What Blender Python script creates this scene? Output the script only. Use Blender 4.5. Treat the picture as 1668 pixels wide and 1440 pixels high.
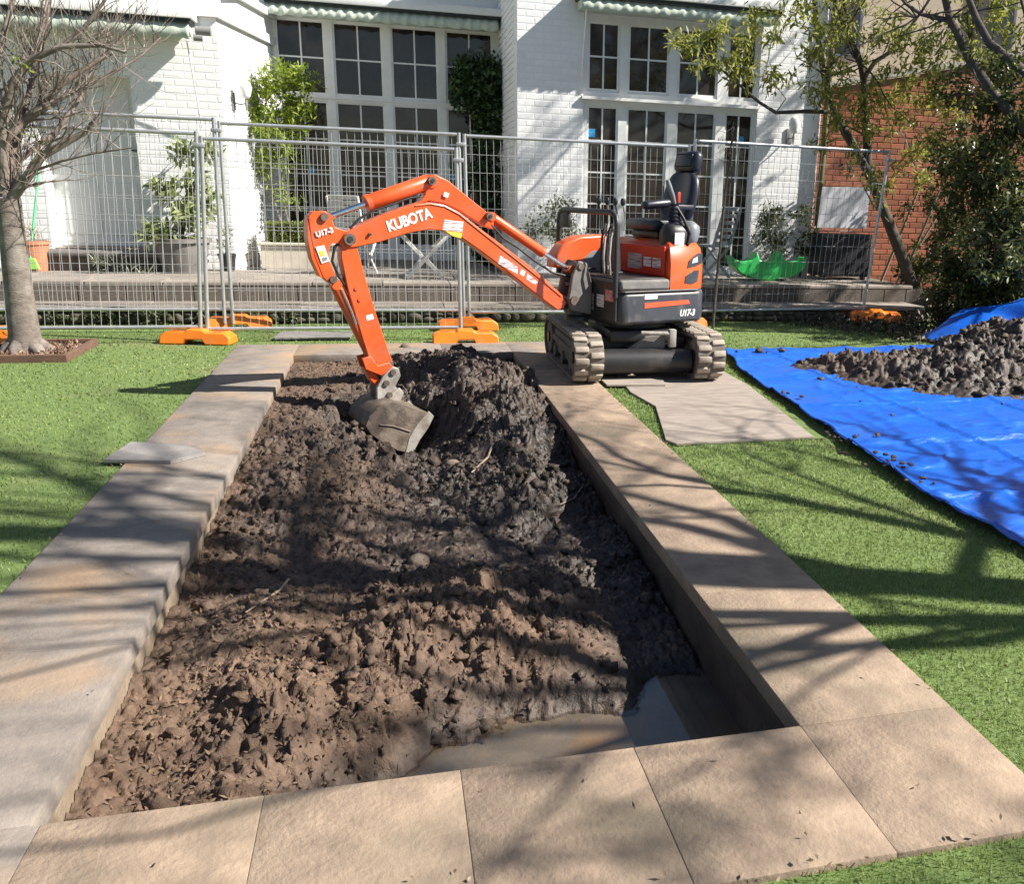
import bpy, bmesh, math, random
import numpy as np
from mathutils import Vector, Matrix

for o in list(bpy.data.objects): bpy.data.objects.remove(o)
SC = bpy.context.scene
COL = SC.collection

# ------------------------------------------------------------------ camera
F_PX, CX, CY = 1470.6, 1037.3, 719.8          # focal length and principal point in photo pixels (1668 x 1440)
PITCH, ROLL, YAW = math.radians(15.236), math.radians(1.857), math.radians(15.424)
CAM = np.array([0., 0., 1.5])
fw = np.array([math.sin(YAW)*math.cos(PITCH), math.cos(YAW)*math.cos(PITCH), -math.sin(PITCH)])
r0 = np.array([math.cos(YAW), -math.sin(YAW), 0.])
u0 = np.cross(r0, fw)
rt = math.cos(ROLL)*r0 + math.sin(ROLL)*u0
up = -math.sin(ROLL)*r0 + math.cos(ROLL)*u0
cam_d = bpy.data.cameras.new('camera'); cam = bpy.data.objects.new('camera', cam_d); COL.objects.link(cam)
cam_d.sensor_fit = 'HORIZONTAL'; cam_d.sensor_width = 36.0
cam_d.lens = 36.0*F_PX/1668.0
cam_d.shift_x = (834.0-CX)/1668.0
cam_d.shift_y = (CY-720.0)/1668.0
cam_d.clip_start = 0.05; cam_d.clip_end = 500
m = Matrix.Identity(4)
for i in range(3):
    m[i][0] = rt[i]; m[i][1] = up[i]; m[i][2] = -fw[i]; m[i][3] = CAM[i]
cam.matrix_world = m
SC.camera = cam

# ------------------------------------------------------------------ sky, sun, exposure
SUN = np.array([1.1, -0.39, 1.0]); SUN /= np.linalg.norm(SUN)
W = bpy.data.worlds.new('World'); SC.world = W; W.use_nodes = True
nt = W.node_tree; nt.nodes.clear()
wo = nt.nodes.new('ShaderNodeOutputWorld'); bg = nt.nodes.new('ShaderNodeBackground'); sk = nt.nodes.new('ShaderNodeTexSky')
sk.sky_type = 'NISHITA'; sk.sun_disc = False
sk.sun_elevation = math.asin(SUN[2]); sk.sun_rotation = math.atan2(SUN[0], SUN[1])
sk.air_density = 1.0; sk.dust_density = 0.6; sk.ozone_density = 1.2
bg.inputs['Strength'].default_value = 0.05
nt.links.new(sk.outputs[0], bg.inputs[0]); nt.links.new(bg.outputs[0], wo.inputs[0])
sl = bpy.data.lights.new('sun', 'SUN'); sl.energy = 5.0; sl.angle = math.radians(0.55); sl.color = (1.0, 0.95, 0.87)
so = bpy.data.objects.new('sun', sl); COL.objects.link(so)
so.rotation_euler = Vector(-SUN).to_track_quat('-Z', 'Y').to_euler(); so.location = (12, -6, 14)
vs = SC.view_settings
vs.view_transform = 'Standard'; vs.look = 'None'; vs.exposure = 1.17; vs.gamma = 1.0; vs.use_curve_mapping = False
SC.cycles.max_bounces = 6; SC.cycles.transparent_max_bounces = 12

# ------------------------------------------------------------------ pixel -> place
def ray(x, y): return fw + rt*(x-CX)/F_PX - up*(y-CY)/F_PX
def onZ(x, y, z=0.): d = ray(x, y); return CAM + d*((z-CAM[2])/d[2])
def onY(x, y, Y): d = ray(x, y); return CAM + d*(Y/d[1])
def onX(x, y, X): d = ray(x, y); return CAM + d*(X/d[0])
def pix(q):
    v = np.asarray(q, float)-CAM; w = v@fw
    return CX+F_PX*(v@rt)/w, CY-F_PX*(v@up)/w

# ------------------------------------------------------------------ materials
MATS = {}
def M(name, col, rough=.7, col2=None, scale=8., bump=0., bscale=None, metal=0., spec=.5, rnd=0., detail=6., dist=.01,
      stretch=(1, 1, 1), contrast=(.35, .65), emit=None, coat=0., col3=None, scale3=2., c3=(.5, .7)):
    if name in MATS: return MATS[name]
    mt = bpy.data.materials.new(name); mt.use_nodes = True
    t = mt.node_tree; N = t.nodes; L = t.links
    b = N['Principled BSDF']; b.inputs['Roughness'].default_value = rough; b.inputs['Metallic'].default_value = metal
    b.inputs['Specular IOR Level'].default_value = spec; b.inputs['Coat Weight'].default_value = coat
    tc = N.new('ShaderNodeTexCoord'); mp = N.new('ShaderNodeMapping'); mp.inputs['Scale'].default_value = stretch
    L.new(tc.outputs['Object'], mp.inputs[0])
    out = None
    c = (*col, 1.)
    if col2:
        n = N.new('ShaderNodeTexNoise'); n.inputs['Scale'].default_value = scale; n.inputs['Detail'].default_value = detail
        n.inputs['Roughness'].default_value = .6
        L.new(mp.outputs[0], n.inputs[0])
        r = N.new('ShaderNodeValToRGB'); r.color_ramp.elements[0].position, r.color_ramp.elements[1].position = contrast
        r.color_ramp.elements[0].color = c; r.color_ramp.elements[1].color = (*col2, 1.)
        L.new(n.outputs[0], r.inputs[0]); out = r.outputs[0]
    if col3:
        n = N.new('ShaderNodeTexNoise'); n.inputs['Scale'].default_value = scale3; n.inputs['Detail'].default_value = 5
        L.new(tc.outputs['Object'], n.inputs[0])
        r = N.new('ShaderNodeMapRange'); r.inputs[1].default_value, r.inputs[2].default_value = c3
        L.new(n.outputs[0], r.inputs[0])
        mx = N.new('ShaderNodeMix'); mx.data_type = 'RGBA'
        L.new(r.outputs[0], mx.inputs[0])
        if out: L.new(out, mx.inputs[6])
        else: mx.inputs[6].default_value = c
        mx.inputs[7].default_value = (*col3, 1.); out = mx.outputs[2]
    if rnd:
        oi = N.new('ShaderNodeObjectInfo'); mr = N.new('ShaderNodeMapRange')
        mr.inputs[3].default_value = 1-rnd; mr.inputs[4].default_value = 1+rnd
        L.new(oi.outputs['Random'], mr.inputs[0])
        hs = N.new('ShaderNodeHueSaturation'); L.new(mr.outputs[0], hs.inputs['Value'])
        if out: L.new(out, hs.inputs['Color'])
        else: hs.inputs['Color'].default_value = c
        out = hs.outputs[0]
    if out: L.new(out, b.inputs['Base Color'])
    else: b.inputs['Base Color'].default_value = c
    if bump:
        n = N.new('ShaderNodeTexNoise'); n.inputs['Scale'].default_value = bscale or scale; n.inputs['Detail'].default_value = 8
        n.inputs['Roughness'].default_value = .65
        L.new(mp.outputs[0], n.inputs[0])
        bp = N.new('ShaderNodeBump'); bp.inputs['Strength'].default_value = bump; bp.inputs['Distance'].default_value = dist
        L.new(n.outputs[0], bp.inputs['Height']); L.new(bp.outputs[0], b.inputs['Normal'])
    MATS[name] = mt
    return mt
def leafmat(name, c1, c2, trans=.35, rough=.5):
    # leaf colour varies from leaf to leaf through the 'tint' attribute
    if name in MATS: return MATS[name]
    mt = bpy.data.materials.new(name); mt.use_nodes = True
    t = mt.node_tree; N = t.nodes; L = t.links
    b = N['Principled BSDF']; b.inputs['Roughness'].default_value = rough
    a = N.new('ShaderNodeAttribute'); a.attribute_name = 'tint'
    mx = N.new('ShaderNodeMix'); mx.data_type = 'RGBA'
    L.new(a.outputs['Fac'], mx.inputs[0]); mx.inputs[6].default_value = (*c1, 1); mx.inputs[7].default_value = (*c2, 1)
    L.new(mx.outputs[2], b.inputs['Base Color'])
    tr = N.new('ShaderNodeBsdfTranslucent'); L.new(mx.outputs[2], tr.inputs[0])
    ms = N.new('ShaderNodeMixShader'); ms.inputs[0].default_value = trans
    L.new(b.outputs[0], ms.inputs[1]); L.new(tr.outputs[0], ms.inputs[2])
    L.new(ms.outputs[0], N['Material Output'].inputs[0])
    MATS[name] = mt
    return mt

# ------------------------------------------------------------------ mesh helpers
def nrm(v): v = np.asarray(v, float); return v/(np.linalg.norm(v)+1e-12)
class MB:
    def __init__(s): s.v = []; s.f = []
    def add(s, vs, fs):
        k = len(s.v); s.v += [tuple(map(float, q)) for q in vs]; s.f += [tuple(i+k for i in f) for f in fs]; return s
    def box(s, c, d, ax=None, ch=0.):
        c = np.asarray(c, float); h = np.asarray(d, float)/2
        A = np.eye(3) if ax is None else np.array(ax, float)
        if ch <= 0:
            P = [c+A[0]*h[0]*i+A[1]*h[1]*j+A[2]*h[2]*k for i in (-1, 1) for j in (-1, 1) for k in (-1, 1)]
            return s.add(P, [(0, 1, 3, 2), (4, 6, 7, 5), (0, 4, 5, 1), (2, 3, 7, 6), (0, 2, 6, 4), (1, 5, 7, 3)])
        bm = bmesh.new(); bmesh.ops.create_cube(bm, size=1.)
        for v in bm.verts: v.co = Vector((v.co.x*d[0], v.co.y*d[1], v.co.z*d[2]))
        bmesh.ops.bevel(bm, geom=bm.edges[:], offset=ch, segments=2, affect='EDGES', profile=.5)
        bm.verts.index_update()
        s.add([c+A[0]*v.co.x+A[1]*v.co.y+A[2]*v.co.z for v in bm.verts], [[v.index for v in f.verts] for f in bm.faces]); bm.free(); return s
    def bx(s, x0, x1, y0, y1, z0, z1, ch=0.): return s.box(((x0+x1)/2, (y0+y1)/2, (z0+z1)/2), (abs(x1-x0), abs(y1-y0), abs(z1-z0)), None, ch)
    def path(s, pts, rad, n=8, cap=True, close=False):
        pts = [np.asarray(p, float) for p in pts]; k = len(pts)
        if np.isscalar(rad): rad = [rad]*k
        prev = None; V = []; Fc = []
        for i, p in enumerate(pts):
            t = nrm(pts[min(i+1, k-1)]-pts[max(i-1, 0)])
            if prev is None:
                a = np.array([0, 0, 1.]) if abs(t[2]) < .9 else np.array([1., 0, 0])
                prev = nrm(np.cross(t, a))
            a = nrm(prev-t*(prev@t)); prev = a; b = np.cross(t, a)
            for j in range(n):
                th = 2*math.pi*j/n; V.append(p+rad[i]*(a*math.cos(th)+b*math.sin(th)))
        for i in range(k-1):
            for j in range(n):
                Fc.append((i*n+j, i*n+(j+1) % n, (i+1)*n+(j+1) % n, (i+1)*n+j))
        if cap: Fc.append(tuple(range(n-1, -1, -1))); Fc.append(tuple(range((k-1)*n, k*n)))
        return s.add(V, Fc)
    def tube(s, a, b, r, r2=None, n=10): return s.path([a, b], [r, r if r2 is None else r2], n)
    def prism(s, P0, P1):                       # two matching 3-D outlines
        n = len(P0)
        fs = [tuple(range(n)), tuple(range(2*n-1, n-1, -1))] + [(i, n+i, n+(i+1) % n, (i+1) % n) for i in range(n)]
        return s.add(list(P0)+list(P1), fs)
    def lathe(s, prof, c=(0, 0, 0), n=20, ax=None):
        A = np.eye(3) if ax is None else np.array(ax, float); c = np.asarray(c, float); V = []; k = len(prof)
        for r, z in prof:
            for j in range(n):
                th = 2*math.pi*j/n; V.append(c+A[0]*r*math.cos(th)+A[1]*r*math.sin(th)+A[2]*z)
        Fc = [(i*n+j, i*n+(j+1) % n, (i+1)*n+(j+1) % n, (i+1)*n+j) for i in range(k-1) for j in range(n)]
        Fc += [tuple(range(n-1, -1, -1)), tuple(range((k-1)*n, k*n))]
        return s.add(V, Fc)
    def blob(s, c, r, seed=0, sub=1, amp=.25, sq=(1, 1, 1)):
        bm = bmesh.new(); bmesh.ops.create_icosphere(bm, subdivisions=sub, radius=1.); R = random.Random(seed); bm.verts.index_update()
        s.add([np.asarray(c)+np.array(v.co)*r*np.array(sq)*(1+R.uniform(-amp, amp)) for v in bm.verts], [[v.index for v in f.verts] for f in bm.faces]); bm.free(); return s
    def build(s, name, mat, parent=None, smooth=False, bevel=0., base=None, fix=True):
        off = np.zeros(3)
        if parent is not None: off = np.array(parent['_o'])
        elif base is not None: off = np.array(base, float)
        me = bpy.data.meshes.new(name)
        me.from_pydata([tuple(np.asarray(v)-off) for v in s.v], [], s.f)
        me.materials.append(mat); me.update()
        if fix:
            bm = bmesh.new(); bm.from_mesh(me); bmesh.ops.recalc_face_normals(bm, faces=bm.faces[:]); bm.to_mesh(me); bm.free()
        if smooth:
            me.polygons.foreach_set('use_smooth', [True]*len(me.polygons))
            try: me.set_sharp_from_angle(angle=math.radians(smooth if smooth > 1 else 40))
            except Exception: pass
        o = bpy.data.objects.new(name, me); COL.objects.link(o)
        if parent is not None: o.parent = parent
        else: o.location = off
        o['_o'] = [float(q) for q in off]
        if bevel:
            md = o.modifiers.new('bevel', 'BEVEL'); md.width = bevel; md.segments = 2; md.limit_method = 'ANGLE'; md.angle_limit = math.radians(35)
        return o
def tag(o, label, cat, group=None):
    o['label'] = label; o['category'] = cat
    if group: o['group'] = group
    return o
def thing(name, label, cat, loc, group=None):
    o = bpy.data.objects.new(name, None); COL.objects.link(o); o.location = tuple(map(float, loc)); o['_o'] = [float(q) for q in loc]
    o.empty_display_size = .1
    return tag(o, label, cat, group)
def struct(o, kind='structure'): o['kind'] = kind; return o
def npmesh(name, V, Fq, mat, parent=None, base=(0, 0, 0), smooth=False, tint=None):
    """fast mesh from numpy arrays; Fq is (n,3) or (n,4)"""
    off = np.array(parent['_o']) if parent is not None else np.array(base, float)
    V = np.asarray(V, np.float32)-off.astype(np.float32); Fq = np.asarray(Fq, np.int32)
    me = bpy.data.meshes.new(name); n, k = Fq.shape
    me.vertices.add(len(V)); me.vertices.foreach_set('co', V.ravel())
    me.loops.add(n*k); me.loops.foreach_set('vertex_index', Fq.ravel())
    me.polygons.add(n); me.polygons.foreach_set('loop_start', np.arange(n, dtype=np.int32)*k)
    try: me.polygons.foreach_set('loop_total', np.full(n, k, dtype=np.int32))
    except Exception: pass
    if smooth: me.polygons.foreach_set('use_smooth', np.ones(n, bool))
    if tint is not None:
        a = me.attributes.new('tint', 'FLOAT', 'POINT'); a.data.foreach_set('value', np.asarray(tint, np.float32))
    me.materials.append(mat); me.update(calc_edges=True); me.validate()
    o = bpy.data.objects.new(name, me); COL.objects.link(o)
    if parent is not None: o.parent = parent
    else: o.location = tuple(off)
    o['_o'] = [float(q) for q in off]
    return o
def copy_tree(o, parent=None):
    c = o.copy(); COL.objects.link(c)
    if parent is not None: c.parent = parent
    for ch in list(o.children): copy_tree(ch, c)
    return c
# smooth value noise on arrays
_rs = np.random.RandomState(7); _T = _rs.rand(256, 256)
def vnoise(x, y):
    xi = np.floor(x).astype(int); yi = np.floor(y).astype(int); fx = x-xi; fy = y-yi
    fx = fx*fx*(3-2*fx); fy = fy*fy*(3-2*fy)
    g = lambda a, b: _T[a & 255, b & 255]
    return (g(xi, yi)*(1-fx)+g(xi+1, yi)*fx)*(1-fy)+(g(xi, yi+1)*(1-fx)+g(xi+1, yi+1)*fx)*fy
def fbm(x, y, o=5, ga=.5):
    s = 0; a = 1; t = 0
    for i in range(o): s = s+a*vnoise(x*2**i+i*17.3, y*2**i+i*9.1); t += a; a *= ga
    return s/t

def worley(x, y, seed=0):
    """nearest feature point: distance and a random value per cell"""
    xi = np.floor(x).astype(int); yi = np.floor(y).astype(int); best = np.full(x.shape, 9.); val = np.zeros(x.shape); b2 = np.full(x.shape, 9.)
    for i in (-1, 0, 1):
        for j in (-1, 0, 1):
            a = xi+i; b = yi+j
            fx = a+_T[(a*7+seed*31) & 255, (b*3+seed) & 255]; fy = b+_T[(a*5+11+seed) & 255, (b*13+seed*7) & 255]
            d = np.hypot(x-fx, y-fy); v = _T[(a+91+seed) & 255, (b+37) & 255]
            m_ = d < best; b2 = np.where(m_, best, np.minimum(b2, d)); val = np.where(m_, v, val); best = np.where(m_, d, best)
    return best, val, b2-best
def crumbs(X, Y, rough, seed=0):
    """clod relief: cells of several sizes with their own heights and dark creases between them"""
    wx = .05*(fbm(X*9+seed, Y*9, 3)-.5); wy = .05*(fbm(X*9+40, Y*9+seed, 3)-.5); H = 0
    for k, (sc, am) in enumerate(((.17, .034), (.085, .032), (.042, .024), (.021, .014), (.011, .007))):
        f1, v, e = worley((X+wx)/sc, (Y+wy)/sc, k+seed)
        H = H+am*(np.sqrt(np.clip(1-(f1/.95)**2, 0, 1))*(.35+.9*v)+.55*(v-.5)*np.clip(e*4, 0, 1)-.45)
    return H*rough
# ------------------------------------------------------------------ ground, lawn, pond
XI0, XI1, YI0, YI1 = -.88, 1.12, 2.14, 8.66       # pond opening
XO0, XO1, YO0, YO1 = -1.44, 1.63, 1.59, 9.30      # outside of the coping
def ring(x0, x1, y0, y1, hx0, hx1, hy0, hy1, z):
    X = [x0, hx0, hx1, x1]; Y = [y0, hy0, hy1, y1]; b = MB()
    V = [(x, y, z) for y in Y for x in X]
    b.add(V, [(j*4+i, j*4+i+1, (j+1)*4+i+1, (j+1)*4+i) for j in range(3) for i in range(3) if not (i == 1 and j == 1)])
    return b
m_earth = M('earth', (.10, .075, .05), .95, (.06, .045, .03), 3., .5, 30)
m_lawn = M('lawn_backing', (.10, .155, .04), .95, (.13, .19, .052), 40., .4, 200, col3=(.17, .17, .07), scale3=1.2, c3=(.55, .75))
struct(ring(-150, 150, -150, 150, XI0-.2, XI1+.2, YI0-.2, YI1+.2, -.03).build('ground', m_earth))
struct(ring(-14, 12, -8, 10.9, XO0+.1, XO1-.1, YO0+.1, YO1-.1, -.016).build('lawn', m_lawn))

pond = thing('garden_pond', 'drained rectangular garden pond edged with sandstone coping, being dug out', 'pond', (.12, 5.4, -.36))
m_slabL = M('sandstone_grey', (.265, .225, .19), .88, (.15, .128, .112), 7.0, .8, 55, rnd=.07, dist=.006, contrast=(.3, .72), col3=(.32, .22, .14), scale3=1.7, c3=(.50, .66), detail=12)
m_slabR = M('sandstone_tan', (.36, .265, .188), .88, (.205, .15, .108), 8.0, .85, 50, rnd=.06, dist=.007, contrast=(.3, .72), col3=(.19, .15, .105), scale3=1.9, c3=(.53, .68), detail=12)
R = random.Random(4)
def slab(x0, x1, y0, y1, mat, par=pond, z=.003, t=.068):
    g = .0003
    b = MB().bx(x0+g, x1-g, y0+g, y1-g, z-t, z+R.uniform(-.0008, .0008), .0035)
    return b.build('coping_slab', mat, par, smooth=30)
ys = [YI0+i*(YI1-YI0)/7 for i in range(8)]
for a, b_ in zip(ys[:-1], ys[1:]):
    slab(XO0, XI0, a, b_, m_slabL); slab(XI1, XO1, a, b_, m_slabR)
for a, b_ in zip([XO0, -.86, -.36, .13, .61, 1.12], [-.86, -.36, .13, .61, 1.12, XO1]): slab(a, b_, YO0, YI0, m_slabR if a > -1 else m_slabL)
for a, b_ in zip([XO0, XI0, -.2, .46, XI1], [XI0, -.2, .46, XI1, XO1]): slab(a, b_, YI1, YO1, m_slabL)
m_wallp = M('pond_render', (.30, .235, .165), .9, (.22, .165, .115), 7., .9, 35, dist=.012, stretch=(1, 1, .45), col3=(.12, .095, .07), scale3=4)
m_shaded = M('shaded_render', (.085, .058, .042), .75, (.045, .033, .025), 9., .7, 35, dist=.01, col3=(.12, .085, .06), scale3=3)  # pond render with shade painted into its colour, for all but the left wall
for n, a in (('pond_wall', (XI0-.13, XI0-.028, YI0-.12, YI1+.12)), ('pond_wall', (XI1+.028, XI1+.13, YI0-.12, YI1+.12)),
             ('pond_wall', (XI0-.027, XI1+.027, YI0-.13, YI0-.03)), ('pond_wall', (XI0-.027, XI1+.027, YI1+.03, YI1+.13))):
    MB().bx(*a, -.615, -.0655).build(n, m_wallp if a[0] < XI0-.1 else m_shaded, pond)
MB().bx(XI1+.010, XI1+.0275, YI0-.028, YI1+.028, -.165, -.068, .004).build('wall_band', m_shaded, pond, smooth=30)
m_floor = M('wet_slate', (.27, .22, .17), .35, (.16, .14, .12), 5., .5, 60, dist=.006, col3=(.30, .19, .10), scale3=3.2, c3=(.5, .7))
struct_floor = MB().bx(XI0-.14, XI1+.14, YI0-.14, 4.4, -.70, -.335).bx(XI0-.14, XI1+.14, 4.401, YI1+.14, -.70, -.62).build('pond_floor', m_floor, pond)
# shallow water left on the floor
mw = bpy.data.materials.new('water'); mw.use_nodes = True; N = mw.node_tree.nodes; L = mw.node_tree.links
N.remove(N['Principled BSDF'])
tr = N.new('ShaderNodeBsdfTransparent'); tr.inputs[0].default_value = (.80, .78, .74, 1)
gl = N.new('ShaderNodeBsdfGlossy'); gl.inputs['Roughness'].default_value = .03
lw = N.new('ShaderNodeLayerWeight'); lw.inputs[0].default_value = .5
fr = N.new('ShaderNodeMath'); fr.operation = 'MULTIPLY_ADD'; fr.inputs[1].default_value = .95; fr.inputs[2].default_value = .022
pw = N.new('ShaderNodeMath'); pw.operation = 'POWER'; pw.inputs[1].default_value = 3.0
nz = N.new('ShaderNodeTexNoise'); nz.inputs['Scale'].default_value = 6; bp = N.new('ShaderNodeBump'); bp.inputs['Strength'].default_value = .06; bp.inputs['Distance'].default_value = .01
L.new(nz.outputs[0], bp.inputs['Height']); L.new(bp.outputs[0], gl.inputs['Normal']); L.new(lw.outputs['Facing'], pw.inputs[0]); L.new(pw.outputs[0], fr.inputs[0])
ms = N.new('ShaderNodeMixShader'); L.new(fr.outputs[0], ms.inputs[0]); L.new(tr.outputs[0], ms.inputs[1]); L.new(gl.outputs[0], ms.inputs[2])
L.new(ms.outputs[0], N['Material Output'].inputs[0])
struct(MB().add([(-.3, YI0-.02, -.326), (XI1+.02, YI0-.02, -.326), (XI1+.02, 4.2, -.326), (-.3, 4.2, -.326)], [(0, 1, 2, 3)]).build('water', mw))

# ------------------------------------------------------------------ soil in the pond
def soilmat():
    mt = bpy.data.materials.new('soil'); mt.use_nodes = True; N = mt.node_tree.nodes; L = mt.node_tree.links
    b = N['Principled BSDF']; b.inputs['Roughness'].default_value = .8
    a = N.new('ShaderNodeAttribute'); a.attribute_name = 'tint'
    tc = N.new('ShaderNodeTexCoord'); n = N.new('ShaderNodeTexNoise'); n.inputs['Scale'].default_value = 16; n.inputs['Detail'].default_value = 12; n.inputs['Roughness'].default_value = .72
    L.new(tc.outputs['Object'], n.inputs[0])
    r1 = N.new('ShaderNodeValToRGB'); r1.color_ramp.elements[0].position = .3; r1.color_ramp.elements[1].position = .7
    r1.color_ramp.elements[0].color = (.056, .034, .023, 1); r1.color_ramp.elements[1].color = (.190, .120, .078, 1)
    r2 = N.new('ShaderNodeValToRGB'); r2.color_ramp.elements[0].position = .3; r2.color_ramp.elements[1].position = .7
    r2.color_ramp.elements[0].color = (.019, .0135, .0105, 1); r2.color_ramp.elements[1].color = (.064, .045, .034, 1)
    L.new(n.outputs[0], r1.inputs[0]); L.new(n.outputs[0], r2.inputs[0])
    mx = N.new('ShaderNodeMix'); mx.data_type = 'RGBA'; L.new(a.outputs['Fac'], mx.inputs[0]); L.new(r1.outputs[0], mx.inputs[6]); L.new(r2.outputs[0], mx.inputs[7])
    L.new(mx.outputs[2], b.inputs['Base Color'])
    mr = N.new('ShaderNodeMapRange'); mr.inputs[3].default_value = .92; mr.inputs[4].default_value = .50; L.new(a.outputs['Fac'], mr.inputs[0]); L.new(mr.outputs[0], b.inputs['Roughness'])
    n2 = N.new('ShaderNodeTexNoise'); n2.inputs['Scale'].default_value = 130; n2.inputs['Detail'].default_value = 6; L.new(tc.outputs['Object'], n2.inputs[0])
    bp = N.new('ShaderNodeBump'); bp.inputs['Strength'].default_value = .8; bp.inputs['Distance'].default_value = .006
    L.new(n2.outputs[0], bp.inputs['Height']); L.new(bp.outputs[0], b.inputs['Normal'])
    return mt
m_soil = soilmat()
ctrl = np.array([  # X, Y, z, wet, roughness
 (-.88, 2.2, -.20, .05, .6), (-.88, 2.55, -.19, .05, .6), (-.88, 2.9, -.17, .1, .6), (-.88, 3.4, -.18, .1, .5), (-.88, 3.8, -.19, .15, .5), (-.88, 4.2, -.18, .2, .5), (-.88, 4.6, -.16, .2, .5), (-.88, 5.1, -.14, .2, .5), (-.88, 5.6, -.12, .25, .5), (-.88, 6.6, -.08, .1, .4), (-.88, 7.4, -.07, .05, .3), (-.88, 8.5, -.07, .0, .3),
 (-.5, 2.3, -.16, .0, .8), (-.30, 2.25, -.24, .05, .8), (-.14, 2.20, -.42, .15, .2), (-.02, 2.30, -.44, .15, .2), (.04, 2.5, -.44, .15, .2), (.13, 2.68, -.42, .15, .2), (-.4, 2.8, -.10, .05, 1), (-.55, 3.4, -.11, .1, .7), (-.1, 2.8, -.14, .05, 1), (.02, 2.88, -.20, .1, 1), (.32, 2.88, -.36, .1, .3), (.18, 2.86, -.27, .1, .7), (.48, 2.98, -.26, .1, .6), (.66, 2.98, -.28, .1, .5), (.05, 3.2, -.06, .05, 1),
 (.35, 3.15, -.10, .05, .8), (.62, 3.12, -.13, .1, .6), (.78, 3.22, -.24, .3, .6), (.25, 3.5, -.10, .15, .8), (.6, 3.6, -.17, .5, .6), (.18, 2.55, -.42, .1, .3),
 (.25, 2.3, -.42, .3, 0), (.6, 2.4, -.46, .3, 0), (1.0, 2.4, -.46, .3, 0), (.6, 2.75, -.46, .3, 0), (.45, 2.75, -.40, .3, .2), (1.0, 2.9, -.42, .3, 0), (.9, 3.18, -.30, .6, .3), (1.1, 3.22, -.28, .7, .3),
 (1.1, 3.6, -.24, .8, .5), (.95, 3.9, -.24, .8, .6), (1.1, 4.2, -.24, .9, .6), (1.1, 4.6, -.26, .9, .6), (.95, 4.6, -.27, .9, .6), (1.1, 5.4, -.24, .9, .7), (.95, 5.4, -.22, .9, .8), (1.08, 6.2, -.16, .8, .9), (1.08, 7.0, -.10, .7, .9), (1.08, 7.8, -.06, .4, .6), (1.05, 8.5, -.12, .3, .5),
 (-.4, 4.1, -.19, .2, .5), (.1, 4.1, -.21, .55, .4), (.6, 4.1, -.25, .8, .5), (-.5, 4.6, -.12, .3, .7), (-.2, 4.9, -.09, .3, .8), (-.55, 5.2, -.05, .35, .7), (-.2, 5.6, -.07, .45, .8), (-.5, 5.9, -.04, .35, .6), (-.3, 6.2, -.09, .6, .8),
 (.3, 4.8, -.12, .65, .9), (.1, 5.2, -.17, .75, .8), (.6, 4.7, -.13, .75, 1), (.5, 5.3, -.12, .85, 1), (.75, 5.1, -.16, .85, 1), (.1, 5.7, -.20, .85, .8), (.35, 5.8, -.24, .9, .8), (.40, 6.32, -.26, .95, .8), (.56, 6.35, -.02, .9, 1), (.55, 5.6, -.03, .85, 1), (.78, 5.5, -.03, .85, 1), (.62, 5.0, -.06, .8, 1), (.2, 6.15, -.36, .95, .7), (.03, 6.12, -.36, .95, .6), (.30, 6.6, -.34, .95, .7),
 (.75, 5.9, .02, .85, 1), (.8, 6.6, .06, .8, 1), (.55, 6.9, .04, .9, 1), (.33, 7.2, -.08, .9, 1), (.6, 7.5, .10, .8, 1), (.5, 8.0, .12, .7, 1), (.85, 7.4, .06, .6, 1), (.25, 8.0, .07, .65, 1), (.75, 8.2, .02, .5, .9), (.1, 8.3, -.01, .5, .8), (.3, 8.5, -.05, .4, .6),
 (-.2, 6.9, -.44, .98, .5), (-.36, 6.75, -.36, .95, .6), (-.08, 6.5, -.50, .98, .4), (.1, 6.65, -.52, .98, .4), (.0, 6.9, -.46, .98, .4), (.05, 7.35, -.22, .95, .8), (-.15, 6.3, -.28, .9, .6), (-.5, 7.1, -.12, .6, .6), (-.3, 7.3, -.12, .7, .7), (-.62, 6.6, -.06, .35, .5),
 (-.55, 7.6, -.07, .05, .35), (-.2, 7.8, -.06, .2, .5), (-.3, 8.4, -.07, .02, .3), (-.7, 8.1, -.06, .0, .3)])
def soil_base(X, Y):
    d2 = ((X[..., None]-ctrl[:, 0])/1.0)**2+((Y[..., None]-ctrl[:, 1])/1.25)**2
    w = 1/(d2+.012)**2
    w /= w.sum(-1, keepdims=True)
    return w@ctrl[:, 2], w@ctrl[:, 3], w@ctrl[:, 4]
nx, ny = 330, 1050
gx = np.linspace(XI0-.025, XI1+.008, nx); gy = np.linspace(YI0-.025, YI1+.025, ny)
GX, GY = np.meshgrid(gx, gy)
Zs, WT, RG = [np.concatenate(q) for q in zip(*[soil_base(GX[i:i+50], GY[i:i+50]) for i in range(0, ny, 50)])]
big = fbm(GX*4, GY*4, 3)-.5; sm = fbm(GX*60, GY*60+5, 4, .65)-.5
patch_ = np.clip(.85+2.2*(fbm(GX*2.6+5, GY*2.6+1, 3)-.42), .6, 1.35)
prob = np.clip(RG*1.1-.1, .02, 1)
Zs = Zs+RG*.10*big+crumbs(GX, GY, np.clip(RG, .14, 1)*patch_*(1+.25*WT))+(.35+.65*RG)*.030*sm
WTn = np.clip(WT+.04+.14*np.clip((GY-3.3)/.8, 0, 1)+.55*np.clip((-.20-Zs)/.09, 0, 1)*(GY < 4.4)+.85*(fbm(GX*3+9, GY*3, 4)-.5)+.15*sm, 0, 1)
ids = np.arange(nx*ny).reshape(ny, nx)
Fq = np.stack([ids[:-1, :-1], ids[:-1, 1:], ids[1:, 1:], ids[1:, :-1]], -1).reshape(-1, 4)
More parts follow.
